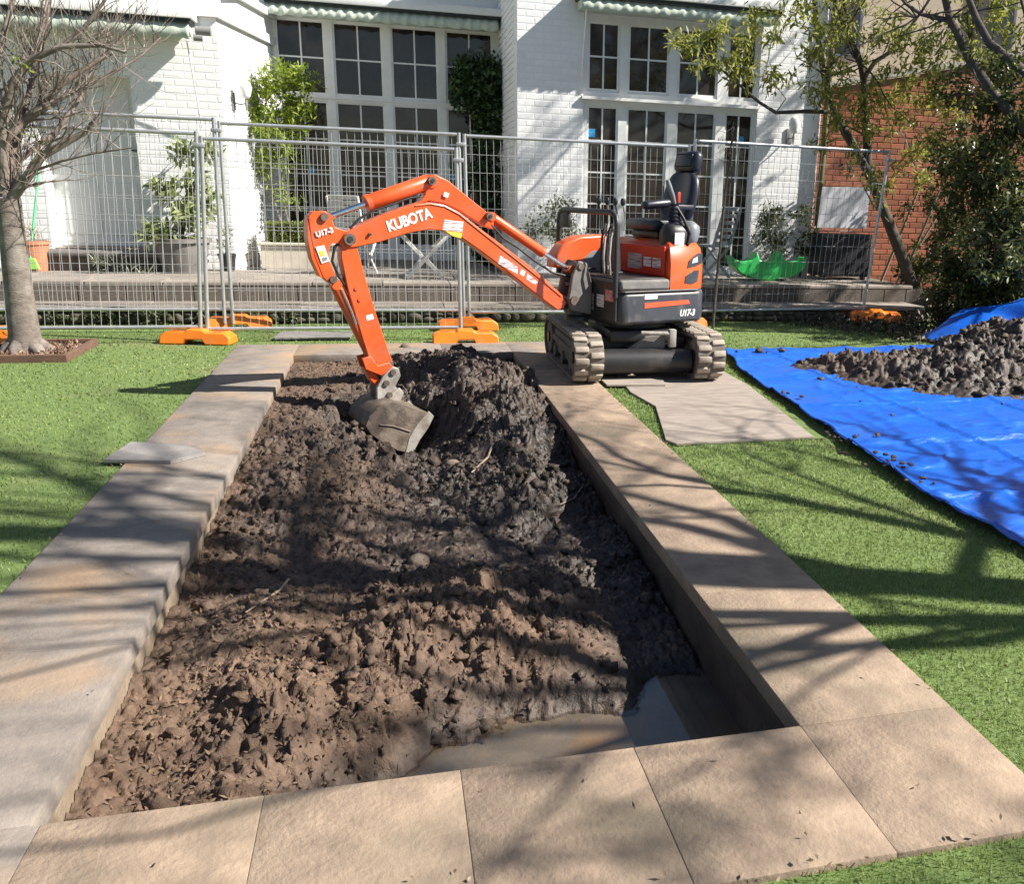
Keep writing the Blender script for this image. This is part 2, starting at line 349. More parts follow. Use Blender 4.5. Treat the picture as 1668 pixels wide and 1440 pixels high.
jx = (.25+.75*np.clip(RG, 0, 1))*.030; edge = np.clip(np.minimum(np.minimum(GX-gx[0], gx[-1]-GX), np.minimum(GY-gy[0], gy[-1]-GY))/.08, 0, 1)
V = np.stack([GX+edge*jx*(fbm(GX*22+70, GY*22, 3)-.5)*2, GY+edge*jx*(fbm(GX*22, GY*22+50, 3)-.5)*2, Zs], -1).reshape(-1, 3); tn = WTn.ravel()
# loose clods lying on the surface, joined into the soil
ico = bmesh.new(); bmesh.ops.create_icosphere(ico, subdivisions=2, radius=1.); ico.verts.index_update()
icoV = np.array([v.co for v in ico.verts]); icoF = np.array([[v.index for v in f.verts] for f in ico.faces]); ico.free()
def clods(n, zfun, bounds, rmin, rmax, seed, prob=None):
    rs = np.random.RandomState(seed); VV = []; FF = []; TT = []; k = 0
    for _ in range(n):
        x = rs.uniform(bounds[0], bounds[1]); y = rs.uniform(bounds[2], bounds[3]); z, w, p = zfun(x, y)
        if p is None or rs.rand() > p: continue
        r = rmin*(rmax/rmin)**(rs.rand()**2)
        q = icoV*np.array([rs.uniform(.7, 1.3), rs.uniform(.7, 1.3), rs.uniform(.55, .9)])
        s1 = rs.rand(3)*9
        q = q*(1+.42*np.sin(icoV[:, [0]]*5+s1[0])*np.sin(icoV[:, [1]]*4+s1[1])+.22*np.sin(icoV[:, [2]]*6+s1[2])+.16*rs.randn(len(icoV), 1))
        VV.append(q*r+np.array([x, y, z+.25*r])); FF.append(icoF+k); TT.append(np.full(len(q), np.clip(w+rs.uniform(-.2, .15), 0, 1))); k += len(q)
    return np.concatenate(VV), np.concatenate(FF), np.concatenate(TT)
def zpond(x, y):
    i = min(ny-1, max(0, int((y-gy[0])/(gy[1]-gy[0])))); j = min(nx-1, max(0, int((x-gx[0])/(gx[1]-gx[0]))))
    if Zs[i, j] < -.33 and y < 4.4: return 0, 0, None
    return Zs[i, j], WTn[i, j], prob[i, j]
bv, bf, bt = clods(260, lambda x, y: (lambda z, w, p: (z-.03, w, None if p is None else p*w*w*.9))(*zpond(x, y)), (XI0+.12, XI1-.08, 3.6, YI1-.15), .025, .060, 18)
cv, cf, ct = clods(3200, zpond, (XI0+.05, XI1-.06, YI0+.04, YI1-.04), .006, .032, 8)
o = npmesh('soil', V, Fq, m_soil, base=(.12, 5.4, -.33), tint=tn); struct(o, 'stuff')
tag(o, 'dug brown soil and dark wet clods filling the pond', 'soil')
Zs_p = Zs
o2 = npmesh('soil_clods', np.concatenate([cv, bv]), np.concatenate([cf, bf+len(cv)]), m_soil, parent=None, base=(.12, 5.4, -.33), tint=np.concatenate([ct, bt])); struct(o2, 'stuff')
tag(o2, 'loose clods scattered over the dug soil in the pond', 'soil')

# ------------------------------------------------------------------ plywood sheets, slate, tarp, soil heap
m_ply = M('weathered_plywood', (.34, .285, .24), .8, (.225, .19, .16), 5., .35, 30, dist=.003, stretch=(1.2, 9, 5), rnd=.06)
def board(name, pts, t, mat, label, cat, z0=.004, warp=0., ):
    b = MB(); c = np.mean(np.array([(p[0], p[1], 0) for p in pts]), 0)
    b.prism([(x, y, z0+(p[0] if p else 0)) for x, y, *p in pts], [(x, y, z0+t+(p[0] if p else 0)) for x, y, *p in pts])
    o = b.build(name, mat, base=(c[0], c[1], z0), bevel=.002); return tag(o, label, cat)
board('plywood_sheet', [(1.66, 5.32, .0), (1.70, 5.22), (2.66, 5.25), (2.86, 6.9), (2.87, 8.7), (1.95, 8.7), (1.80, 6.75), (1.86, 6.25)], .016, m_ply, 'weathered plywood sheet on the turf under the right track', 'plywood', -.012)
board('plywood_offcut', [(1.66, 6.98), (2.14, 6.93), (2.2, 7.25), (1.66, 7.32)], .015, m_ply, 'narrow plywood strip between the two excavator tracks', 'plywood', .0045)
m_slate = M('slate', (.27, .25, .235), .8, (.20, .185, .175), 6, .5, 40)
board('slate_slab', [(-1.55, 5.30), (-1.20, 5.22), (-1.05, 5.36), (-1.20, 5.58), (-1.50, 5.66)], .02, m_slate, 'thin grey slate offcut lying over the left coping edge', 'slab', .0045)
board('paving_slab', [(-1.16, 9.62), (-.42, 9.60), (-.40, 10.02), (-1.12, 10.05)], .02, m_slate, 'flat grey slab set in the turf behind the pond', 'slab', -.002)

m_tarp = M('blue_tarpaulin', (.010, .135, .66), .30, (.007, .10, .54), 2.5, .8, 16, dist=.016, stretch=(.45, 1.8, 1), spec=.7, col3=(.03, .11, .42), scale3=1.6, c3=(.58, .75))
le = np.array([(2.80, 1.2), (2.73, 3.2), (2.69, 4.0), (2.78, 5.0), (2.90, 6.1), (2.99, 7.4), (3.26, 8.62)])
tv = np.linspace(1.2, 8.62, 340); tu = np.linspace(0, 1, 260)
TX = np.interp(tv, le[:, 1], le[:, 0])[:, None]*(1-tu)+(9.0)*tu; TY = np.repeat(tv[:, None], 260, 1)
TX = TX+.02*(vnoise(TY*3, TX*0+2)-.5)*(1-tu); TY = TY+.03*(vnoise(TX*1.5, TX*0+7)-.5)
fold = lambda a, p, w: np.exp(-((np.mod(a+.5*p, p)-.5*p)/w)**2)
rdg = lambda x, y: (1-np.abs(2*fbm(x, y, 3)-1))
TZ = .010+.016*rdg(TX*1.3+3, TY*2.1)**16+.012*rdg(TX*3.1, TY*4.3+9)**14+.020*fold(TX+.03*np.sin(TY*2), .92, .020)+.020*fold(TY+.04*np.sin(TX*2.3)+.3, 1.06, .022)+.022*np.maximum(0, fbm(TX*5+TY*2, TY*11+2, 3)-.55)+.030*np.abs(fbm(TX*1.1+2, TY*3.2, 3)-.5)+.030*np.maximum(0, fbm(TX*2.2, TY*7+4, 3)-.52)+.018*np.exp(-((TX-np.interp(TY, le[:, 1], le[:, 0]))/.05)**2)*vnoise(TY*4, TX*0)
tid = np.arange(340*260).reshape(340, 260)
TF = np.stack([tid[:-1, :-1], tid[:-1, 1:], tid[1:, 1:], tid[1:, :-1]], -1).reshape(-1, 4)
tarp = thing('tarpaulin', 'large blue plastic tarpaulin spread over the turf on the right', 'tarpaulin', (4.5, 5.2, 0))
npmesh('sheet', np.stack([TX, TY, TZ], -1).reshape(-1, 3), TF, m_tarp, tarp, smooth=True)
MB().path([np.array([TX[i, 0]+.012, TY[i, 0], TZ[i, 0]+.003]) for i in range(0, 340, 4)], .007, 6).build('hem', m_tarp, tarp, smooth=50)
# far edge of the tarp thrown up over the bank behind the heap
na, nb = 60, 26
aa, bb = np.meshgrid(np.linspace(0, 1, na), np.linspace(0, 1, nb))
hgt = np.interp(aa, [0, .1, .22, .42, .6, 1], [.0, .16, .30, .46, .44, .50])
UX = 6.0+aa*3.0-.1*bb; UY = 8.45+.75*bb+.12*np.sin(aa*9)+.08*np.sin(aa*23+bb*3); UZ = .03+hgt*np.sin(bb*math.pi*.56)+.05*(fbm(aa*6, bb*3, 3)-.5)*bb
uid = np.arange(na*nb).reshape(nb, na)
UF = np.stack([uid[:-1, :-1], uid[:-1, 1:], uid[1:, 1:], uid[1:, :-1]], -1).reshape(-1, 4)
npmesh('turned_up_edge', np.stack([UX, UY, UZ], -1).reshape(-1, 3), UF, m_tarp, tarp, smooth=True)

hx = np.linspace(3.3, 8.2, 420); hy = np.linspace(5.4, 8.7, 300); HX, HY = np.meshgrid(hx, hy)
def bump(x, y, sx, sy, h, rot=0): 
    c, s = math.cos(rot), math.sin(rot); a = (HX-x)*c+(HY-y)*s; b = -(HX-x)*s+(HY-y)*c
    return h*np.exp(-(a/sx)**2-(b/sy)**2)
HZ = bump(4.15, 7.35, .62, .42, .20, -.5)+bump(5.0, 6.7, .75, .6, .22)+bump(5.55, 7.35, .62, .62, .50)+bump(6.5, 6.9, 1.0, .7, .40)+bump(4.3, 6.75, .45, .35, .10)
mask = np.clip((HZ-.045)*9, 0, 1)
HZ = HZ*.76-.045+mask*(.16*(fbm(HX*4, HY*4, 3)-.5))
HZ = HZ+mask*1.25*crumbs(HX*.8, HY*.8, 1., 3)
keep = HZ > .0
hid = np.arange(HX.size).reshape(HX.shape)
HF = np.stack([hid[:-1, :-1], hid[:-1, 1:], hid[1:, 1:], hid[1:, :-1]], -1).reshape(-1, 4)
kk = (keep[:-1, :-1] | keep[:-1, 1:] | keep[1:, 1:] | keep[1:, :-1]).ravel()
HT = np.clip(.82+.7*(fbm(HX*2, HY*2, 3)-.5), 0, 1)
heap = thing('soil_heap', 'heap of dark dug soil piled on the blue tarpaulin', 'soil heap', (5.2, 7.0, .02))
struct(npmesh('heap_surface', np.stack([HX, HY, HZ], -1).reshape(-1, 3), HF[kk], m_soil, heap, tint=HT.ravel()), 'stuff')
def zheap(x, y):
    i = min(299, max(0, int((y-hy[0])/(hy[1]-hy[0])))); j = min(419, max(0, int((x-hx[0])/(hx[1]-hx[0]))))
    return max(HZ[i, j], .02), .78, (1. if HZ[i, j] > .02 else .018)
cv, cf, ct = clods(1600, zheap, (3.3, 7.6, 5.5, 8.5), .010, .045, 21)
struct(npmesh('heap_clods', cv, cf, m_soil, heap, tint=ct), 'stuff')
# crumbs dropped on the tarp and on the turf beside it
R = random.Random(77)
b = MB()
for px, py in [(1345, 708), (1352, 716), (1370, 720), (1395, 712), (1420, 735), (1450, 752), (1455, 760), (1480, 758), (1505, 790), (1430, 710), (1375, 738), (1385, 745), (1300, 645), (1275, 640), (1500, 780)]:
    p = onZ(px, py, .03)
    for _ in range(3): b.blob((p[0]+R.gauss(0, .03), p[1]+R.gauss(0, .04), .035), R.uniform(.008, .022), R.random(), 1, .3, (1, 1, .6))
crm = b.build('soil_crumbs', M('dark_soil', (.05, .035, .026), .9, (.09, .06, .045), 30), base=(3, 5, .03)); struct(crm, 'stuff'); tag(crm, 'soil crumbs scattered on the tarpaulin near its edge', 'soil')

# ------------------------------------------------------------------ turf blades
rs = np.random.RandomState(11)
m_blade = leafmat('turf_blade', (.135, .205, .050), (.30, .36, .115), .35, .55)
def blades(n, x0, x1, y0, y1):
    P = np.stack([rs.uniform(x0, x1, n), rs.uniform(y0, y1, n)], 1)
    d = np.hypot(P[:, 0], P[:, 1])+.5
    P = P[rs.rand(n) < np.clip((2.6/d)**1.5, 0, 1)]
    w = np.c_[P, np.zeros(len(P))]-CAM; dz = w@fw; px = CX+F_PX*(w@rt)/np.maximum(dz, .1); py = CY-F_PX*(w@up)/np.maximum(dz, .1)
    ok = (dz > .3) & (px > -400) & (px < 2350) & (py < 1900)
    inp = (P[:, 0] > XO0+.0) & (P[:, 0] < XO1-.0) & (P[:, 1] > YO0) & (P[:, 1] < YO1)
    tarpm = (P[:, 0] > np.interp(P[:, 1], le[:, 1], le[:, 0])+.03) & (P[:, 1] < 8.6) & (P[:, 1] > 1.2)
    ply = (P[:, 0] > 1.86) & (P[:, 0] < 2.84) & (P[:, 1] > 5.27) & (P[:, 1] < 8.68)
    pit = (np.abs(P[:, 0]+3.03) < .34) & (np.abs(P[:, 1]-9.0) < .40)
    pav = (P[:, 0] > -1.14) & (P[:, 0] < -.42) & (P[:, 1] > 9.63) & (P[:, 1] < 10.0)
    return P[ok & ~inp & ~tarpm & ~ply & ~pit & ~pav]
P = np.concatenate([blades(330000, -6.5, XO0, 1.4, 10.85), blades(340000, XO1, 3.2, .4, 10.8), blades(60000, XO0, XO1, .6, YO0), blades(40000, XO0, XO1, YO1, 10.8), blades(120000, 3.2, 8.5, 8.3, 10.9), blades(60000, 3.2, 4.6, .4, 1.3)])
n = len(P); d = np.hypot(P[:, 0], P[:, 1])
ln = rs.uniform(.011, .024, n); wd = rs.uniform(.0011, .0019, n)*np.clip(d/2.2, 1, 4.2); th = rs.uniform(0, 6.283, n); lean = rs.uniform(.1, .9, n)*ln; la = rs.uniform(0, 6.283, n)
A = np.stack([P[:, 0]+wd*np.cos(th), P[:, 1]+wd*np.sin(th), np.full(n, -.016)], 1); B = np.stack([P[:, 0]-wd*np.cos(th), P[:, 1]-wd*np.sin(th), np.full(n, -.016)], 1)
Cc = np.stack([P[:, 0]+lean*np.cos(la), P[:, 1]+lean*np.sin(la), -.016+np.sqrt(np.maximum(ln**2-lean**2, 0))], 1)
TV = np.stack([A, B, Cc], 1).reshape(-1, 3)
patch = fbm(P[:, 0]*1.1, P[:, 1]*1.1, 3)
tint = np.clip(rs.rand(n)*.8+(patch-.5)*1.2+.05, 0, 1)
o = npmesh('turf_blades', TV, np.arange(3*n).reshape(-1, 3), m_blade, base=(0, 5, -.016), tint=np.repeat(tint, 3)); struct(o, 'stuff')
tag(o, 'short green artificial grass covering the garden', 'grass')
# ------------------------------------------------------------------ bricks
def rects(u0, u1, z0, z1, holes):
    us = sorted({u0, u1, *[min(max(h[i], u0), u1) for h in holes for i in (0, 1)]}); zs = sorted({z0, z1, *[min(max(h[i], z0), z1) for h in holes for i in (2, 3)]})
    out = []
    for a, b in zip(us[:-1], us[1:]):
        for c, d in zip(zs[:-1], zs[1:]):
            if b-a < 1e-4 or d-c < 1e-4: continue
            m_, n_ = (a+b)/2, (c+d)/2
            if not any(h[0] < m_ < h[1] and h[2] < n_ < h[3] for h in holes): out.append((a, b, c, d))
    return out
def brick_mesh(name, l, h, d, mat, c=.006):
    b = MB(); x, z = l/2, h/2
    P = [(-x, 0, -z), (x, 0, -z), (x, 0, z), (-x, 0, z), (-x, -d+c*.6, -z), (x, -d+c*.6, -z), (x, -d+c*.6, z), (-x, -d+c*.6, z),
         (-x+c, -d, -z+c), (x-c, -d, -z+c), (x-c, -d, z-c), (-x+c, -d, z-c)]
    Fc = [(0, 1, 5, 4), (1, 2, 6, 5), (2, 3, 7, 6), (3, 0, 4, 7), (4, 5, 9, 8), (5, 6, 10, 9), (6, 7, 11, 10), (7, 4, 8, 11), (8, 9, 10, 11)]
    me = bpy.data.meshes.new(name); me.from_pydata(P, [], Fc); me.materials.append(mat); me.update(); return me, np.array(P), Fc
def brickwork(parent, p0, udir, z0, z1, ulen, holes, mat, top=None, nind=300, L=.23, H=.076, J=.010, D=.0145, seed=1, jit=.0007, score=None):
    """bricks on the face that starts at p0 and runs along udir; the outward side is udir turned right (-90 deg about z)"""
    ud = np.array([udir[0], udir[1], 0.])/math.hypot(*udir); nd = np.array([ud[1], -ud[0], 0.])
    Rb = random.Random(seed); me, BP, BF = brick_mesh('brick', L, H, D, mat)
    full = []; cut = []
    nc = int((z1-z0)/(H+J))
    for c in range(nc):
        z = z0+c*(H+J)+H/2+J/2; off = (c % 2)*.5*(L+J); k = 0
        while True:
            a = -off+k*(L+J); b = a+L; k += 1
            if a > ulen: break
            a2, b2 = max(a, 0), min(b, ulen)
            segs = [(a2, b2)]
            for h in holes:
                if h[2]-H*.4 < z < h[3]+H*.4:
                    ns = []
                    for s0, s1 in segs:
                        if h[1] <= s0 or h[0] >= s1: ns.append((s0, s1)); continue
                        if h[0] > s0: ns.append((s0, h[0]))
                        if h[1] < s1: ns.append((h[1], s1))
                    segs = ns
            for s0, s1 in segs:
                if s1-s0 < .03: continue
                if top is not None and z+H/2 > top((s0+s1)/2): continue
                (full if abs((s1-s0)-L) < 1e-6 else cut).append((s0, s1, z))
    p0 = np.array([p0[0], p0[1], 0.])
    def vis(t):
        q = p0+ud*(t[0]+t[1])/2; q[2] = t[2]; x, y = pix(q)
        return -1e6 if not (-40 < x < 1708 and -40 < y < 470) else (score(x, y) if score else -abs(x-834)*.2)
    full.sort(key=lambda t: -vis(t))
    ax = np.stack([ud, -nd, [0, 0, 1]])       # local x, y(+into wall), z
    ang = math.atan2(ud[1], ud[0])
    for s0, s1, z in full[:nind]:
        o = bpy.data.objects.new('brick', me); COL.objects.link(o); o.parent = parent
        q = p0+ud*(s0+s1)/2+nd*Rb.uniform(-jit, jit); q[2] = z
        o.location = tuple(q-np.array(parent['_o'])); o.rotation_euler = (Rb.uniform(-.006, .006)*jit/.002, Rb.uniform(-.006, .006), ang+Rb.uniform(-.004, .004)*jit/.002)
        o['_o'] = [0., 0., 0.]
    b = MB()
    for s0, s1, z in full[nind:]+cut:
        S = np.array([(s1-s0)/L, 1, 1]); q = p0+ud*(s0+s1)/2+nd*Rb.uniform(-jit, jit); q[2] = z
        b.add([q+ax[0]*v[0]*S[0]+ax[1]*v[1]+ax[2]*v[2] for v in BP], BF)
    if b.v: struct(b.build('brickwork', mat, parent, fix=False), 'stuff')

# ------------------------------------------------------------------ terrace and steps
TZ0 = .40
m_pave = M('terrace_stone', (.30, .255, .215), .85, (.20, .175, .15), 4., .4, 50, rnd=.12, dist=.005)
m_riser = M('riser_stone', (.16, .13, .105), .9, (.09, .075, .06), 8., .8, 30, dist=.01)
ter = struct(MB().bx(-9, 7.4, 11.42, 15.4, -.03, TZ0-.045).bx(-9, 6.9, 10.9, 11.42, -.03, .125).build('terrace', m_riser))
def tile_mesh(name, sx, sy, sz, mat, ch=.006):
    o = MB().box((0, 0, 0), (sx, sy, sz), None, ch).build(name, mat); me = o.data; bpy.data.objects.remove(o); return me
def place(me, name, parent, loc, rz=0., rx=0., sc=None):
    o = bpy.data.objects.new(name, me); COL.objects.link(o); o.parent = parent
    o.location = tuple(np.asarray(loc, float)-np.array(parent['_o'])); o.rotation_euler = (rx, 0, rz)
    if sc is not None: o.scale = sc
    o['_o'] = [0., 0., 0.]; return o
R = random.Random(9)
t1 = tile_mesh('paver', .592, .592, .045, m_pave); t2 = tile_mesh('step_tread', .795, .56, .05, m_pave, .01); t3 = tile_mesh('step_nosing', .795, .42, .05, m_pave, .012)
for i in range(20):
    place(t2, 'step_tread', ter, (-8.6+i*.8, 11.12, .15+R.uniform(-.002, .002)), R.uniform(-.004, .004))
    place(t3, 'step_nosing', ter, (-8.5+i*.8, 11.60, .3755+R.uniform(-.003, .003)), R.uniform(-.004, .004))
for i in range(26):
    for j in range(6):
        x, y = -8.5+i*.6, 12.115+j*.6
        if y > 13.0 and (x < -1.9 or x > 1.6): continue
        if x > 7.2: continue
        place(t1, 'paver', ter, (x, y, .3780+R.uniform(-.002, .002)), 0)
m_rock = M('rock_face', (.17, .145, .115), .95, (.095, .085, .065), 9., .8, 40, rnd=.35, dist=.01, col3=(.06, .075, .03), scale3=5, c3=(.5, .65))
rocks = [MB().blob((0, 0, 0), 1., s, 2, .09).build('stone', m_rock, smooth=35) for s in (1, 2, 3)]
rm = [r.data for r in rocks]
for r in rocks: bpy.data.objects.remove(r)
x = -5.2
while x < 6.8:
    w = R.uniform(.09, .19)
    if R.random() < .5:
        place(R.choice(rm), 'stone', ter, (x+w/2, 10.895, .055), R.uniform(-.3, .3), 0, (w*.54, .06, .066))
    else:
        place(R.choice(rm), 'stone', ter, (x+w/2, 10.895, .026), R.uniform(-.3, .3), 0, (w*.54, .06, .036))
        place(R.choice(rm), 'stone', ter, (x+w/2, 10.90, .088), R.uniform(-.3, .3), 0, (w*.52, .055, .032))
    x += w
rblk = tile_mesh('stone', 1, 1, 1, m_riser, .03)
x = -5.2
while x < 7.1:                                   # blocks of the upper riser
    w = R.uniform(.28, .55); place(rblk, 'stone', ter, (x+w/2, 11.42, .255), R.uniform(-.02, .02), 0, (w-.012, .05, .175)); x += w

# ------------------------------------------------------------------ the white house
HYF, BYF = 13.0, 15.1
house = thing('white_brick_house', 'white painted brick house with tall multi-pane windows and green awnings', 'house', (0, 15, TZ0))
m_white = M('white_painted_brick', (.84, .84, .835), .75, (.77, .77, .765), 6., .22, 45, dist=.004, rnd=.035, col3=(.66, .655, .63), scale3=1.1, c3=(.56, .8))
m_mortar = M('white_mortar', (.80, .80, .795), .9, (.75, .75, .745), 30., .3, 90)
m_trim = M('white_trim', (.78, .78, .765), .5, (.72, .72, .70), 5.)
m_glass = M('window_glass', (.020, .015, .013), .05, (.085, .062, .05), 1.1, .05, 1.5, spec=.6, rnd=.4, contrast=(.45, .78), dist=.008)
m_green = M('awning_canvas', (.50, .56, .47), .8, (.44, .50, .42), 6., .2, 40)
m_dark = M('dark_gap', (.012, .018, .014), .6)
m_grey = M('lamp_metal', (.22, .22, .215), .5)
DOOR = (-4.05, -2.98, .40, 2.72); RWIN = (2.66, 5.24, .42, 3.86)
def wall(parent, x0, x1, yf, th, z0, z1, holes, mat, name='wall'):
    b = MB()
    for a, c, d, e in rects(x0, x1, z0, z1, holes): b.bx(a, c, yf+.0013, yf+th, d, e)
    return b.build(name, mat, parent)
# left wing front and its splayed right flank
wall(house, -8, -1.95, HYF, .3, TZ0-.05, 3.45, [DOOR], m_mortar)
brickwork(house, (-8, HYF+.014), (1, 0), TZ0, 3.45, 6.05, [(DOOR[0]+8, DOOR[1]+8, DOOR[2], DOOR[3])], m_white, nind=140, seed=2)
fl0, fl1 = np.array([-1.95, HYF]), np.array([-1.53, BYF])
fd = (fl1-fl0)/np.linalg.norm(fl1-fl0); fn = np.array([fd[1], -fd[0]])
b = MB(); a3 = lambda p, z: (p[0], p[1], z)
q0, q1 = fl0-fn*.0+fd*.02, fl1+fd*.1
b.prism([a3(q0-fn*.014, TZ0-.05), a3(q1-fn*.014, TZ0-.05), a3(q1-fn*.3, TZ0-.05), a3(q0-fn*.3+fd*.3, TZ0-.05)], [a3(q0-fn*.014, 3.45), a3(q1-fn*.014, 3.45), a3(q1-fn*.3, 3.45), a3(q0-fn*.3+fd*.3, 3.45)])
b.build('wall', m_mortar, house)
brickwork(house, fl0-fn*.014, fd, TZ0, 3.45, float(np.linalg.norm(fl1-fl0)), [], m_white, nind=0, seed=3)
# right wing front and left flank
wall(house, 1.75, 6.25, HYF, .3, TZ0-.05, 5.4, [RWIN], m_mortar)
brickwork(house, (1.75, HYF+.014), (1, 0), TZ0, 5.4, 4.5, [(RWIN[0]-1.75, RWIN[1]-1.75, RWIN[2], RWIN[3])], m_white, nind=160, seed=5)
MB().bx(1.764, 2.05, HYF+.31, BYF+.3, TZ0-.05, 5.4).build('wall', m_mortar, house)
brickwork(house, (1.764, BYF+.2), (0, -1), TZ0, 5.4, BYF+.2-HYF, [], m_white, nind=0, seed=6)
MB().bx(5.96, 6.236, HYF+.31, 19, TZ0-.05, 5.4).build('wall', m_mortar, house)
# upper wall and roofs behind
MB().bx(-8, -1.60, BYF+.15, BYF+.4, 3.3, 6).bx(-1.60, 1.75, BYF+.12, BYF+.4, 4.05, 6).build('wall', m_mortar, house)
m_roofm = M('roof_sheet', (.25, .25, .25), .6)
MB().bx(-8, -1.62, HYF+.05, BYF+.3, 3.90, 3.94).build('roof', m_roofm, house)
MB().bx(1.7, 6.3, HYF-.1, 19, 5.41, 5.5).build('roof', m_roofm, house)
# eaves band of the left wing (front and flank) with its two ledges
for z0, z1, o_ in ((3.452, 3.56, .05), (3.562, 3.80, .02), (3.802, 3.90, .08)):
    b = MB(); P = [(-8, HYF-o_), (-1.95+o_*.9, HYF-o_)]; Q = [tuple(fl1+fn*o_+fd*.12), tuple(fl1-fn*.25+fd*.12), (-2.2, HYF+.3), (-8, HYF+.3)]
    b.prism([(x, y, z0) for x, y in P+Q], [(x, y, z1) for x, y in P+Q]); b.build('eaves_board', m_trim, house)
# windows -------------------------------------------------------
def bars(b, x0, x1, z0, z1, nc, zr, y0, y1, w=.022):
    for i in range(1, nc): x = x0+(x1-x0)*i/nc; b.bx(x-w/2, x+w/2, y0, y1, z0, z1)
    for z in zr: b.bx(x0, x1, y0+.002, y1-.002, z-w/2, z+w/2)
def windows(yf, xo0, xo1, zo0, zo1, cols, bands):
    """one window per opening: frame members, bars and each pane built"""
    zz = [zo0]+[q for bnd in bands for q in (bnd[0], bnd[1])]+[zo1]
    holes = [(c0, c1, z0, z1) for c0, c1 in cols for z0, z1, _ in bands]
    b = MB()
    for a, c, d, e in rects(xo0, xo1, zo0, zo1, holes): b.bx(a, c, yf, yf+.10, d, e)
    b.build('window_frame', m_trim, house)
    for c0, c1 in cols:
        for z0, z1, rows in bands:
            s = .030
            b = MB()
            b.bx(c0, c0+s, yf+.020, yf+.07, z0, z1).bx(c1-s, c1, yf+.020, yf+.07, z0, z1).bx(c0+s, c1-s, yf+.021, yf+.069, z0, z0+s*1.5).bx(c0+s, c1-s, yf+.021, yf+.069, z1-s, z1)
            zi0, zi1 = z0+s*1.5, z1-s; xi0, xi1 = c0+s, c1-s
            zr = [zi0+(zi1-zi0)*k/rows for k in range(1, rows)]
            bars(b, xi0, xi1, zi0, zi1, 2, zr, yf+.028, yf+.060)
            w = b.build('window', m_trim, house)
            xs = [xi0, (xi0+xi1)/2, xi1]; zs = [zi0]+zr+[zi1]
            for i in range(2):
                for k in range(rows):
                    MB().bx(xs[i]+.004, xs[i+1]-.004, yf+.042, yf+.048, zs[k]+.004, zs[k+1]-.004).build('pane', m_glass, w)
windows(BYF, -1.53, 1.75, TZ0-.03, 4.0, [(-1.48, -.80), (-.69, .02), (.14, .83), (.94, 1.66)], [(.60, 2.73, 4), (2.80, 3.84, 2)])
windows(HYF+.05, RWIN[0], RWIN[1], TZ0-.03, RWIN[3], [(2.73, 3.18), (3.30, 3.90), (4.03, 4.63), (4.77, 5.21)], [(.47, 2.70, 5), (2.88, 3.78, 2)])
MB().bx(RWIN[0]-.02, RWIN[1]+.02, HYF-.05, HYF+.049, 2.77, 2.81).build('window_ledge', m_trim, house)
MB().bx(-1.5, 1.73, BYF-.02, BYF-.001, 2.765, 2.79).build('window_ledge', m_trim, house)
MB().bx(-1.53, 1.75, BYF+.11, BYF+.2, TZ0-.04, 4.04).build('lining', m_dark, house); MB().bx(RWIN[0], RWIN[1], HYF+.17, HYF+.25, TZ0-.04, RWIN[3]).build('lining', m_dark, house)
for px, py, Y in ((508, 278, BYF), (735, 288, BYF), (964, 216, HYF+.05), (1207, 228, HYF+.05)):
    p = onY(px, py, Y+.040); MB().box(p, (.09, .004, .11), None, .001).build('window_picture', M('blue_picture', (.02, .22, .55), .4, (.05, .35, .6), 30), house)
# awnings ---------------------------------------------------------
def awning(x0, x1, y, ytop, z, drop, closed_end=True, wave=.012):
    h = MB().bx(x0-.03, x1+.03, y-.02, ytop, z+.045, z+.15, .01).build('awning', m_trim, house, smooth=30)
    MB().bx(x0, x1, y, ytop-.02, z, z+.044).build('awning_slot', m_dark, h)
    n = int((x1-x0)/.035); V = []; Fc = []
    for i in range(n+1):
        xx = x0+.02+(x1-x0-.04)*i/n; yy = y+.015+wave*math.sin(i*1.7)+.004*math.sin(i*5.1)
        V += [(xx, yy+.02, z), (xx, yy, z-drop*.5), (xx, yy-.004, z-drop+.012*math.sin(i*.9))]
    for i in range(n):
        for k in (0, 1): Fc.append((i*3+k, (i+1)*3+k, (i+1)*3+k+1, i*3+k+1))
    v = MB().add(V, Fc).build('valance', m_green, h, smooth=True)
    md = v.modifiers.new('t', 'SOLIDIFY'); md.thickness = .006
    MB().bx(x0+.03, x1-.03, y+.06, ytop-.03, z-drop*.72, z-.002).build('folded_canvas', m_green, h)
    return h
aw = awning(-8, -2.18, 12.62, HYF-.052, 3.32, .17, wave=.0015)
MB().lathe([(.052, 0), (.052, .17)], (-2.14, 12.72, 3.25), 18, [(0, 1, 0), (0, 0, 1), (1, 0, 0)]).build('roller_end', m_grey, aw, smooth=30)
MB().lathe([(.036, 0), (.036, .10)], (-2.16, 12.66, 3.16), 14, [(0, 1, 0), (0, 0, 1), (1, 0, 0)]).build('roller_end', m_grey, aw, smooth=30)
MB().tube((-2.24, 12.66, 3.15), (-2.20, 12.93, 2.15), .008).build('awning_arm', m_trim, aw)
awning(-1.56, 1.73, 14.70, BYF+.05, 3.97, .16)
aw = awning(2.53, 5.36, 12.60, HYF+.005, 3.98, .15, wave=.008)
MB().tube((2.62, 12.66, 3.85), (2.62, 12.95, 3.0), .012).build('awning_arm', m_trim, aw)
MB().tube((5.28, 12.66, 3.85), (5.28, 12.95, 3.0), .012).build('awning_arm', m_trim, aw)
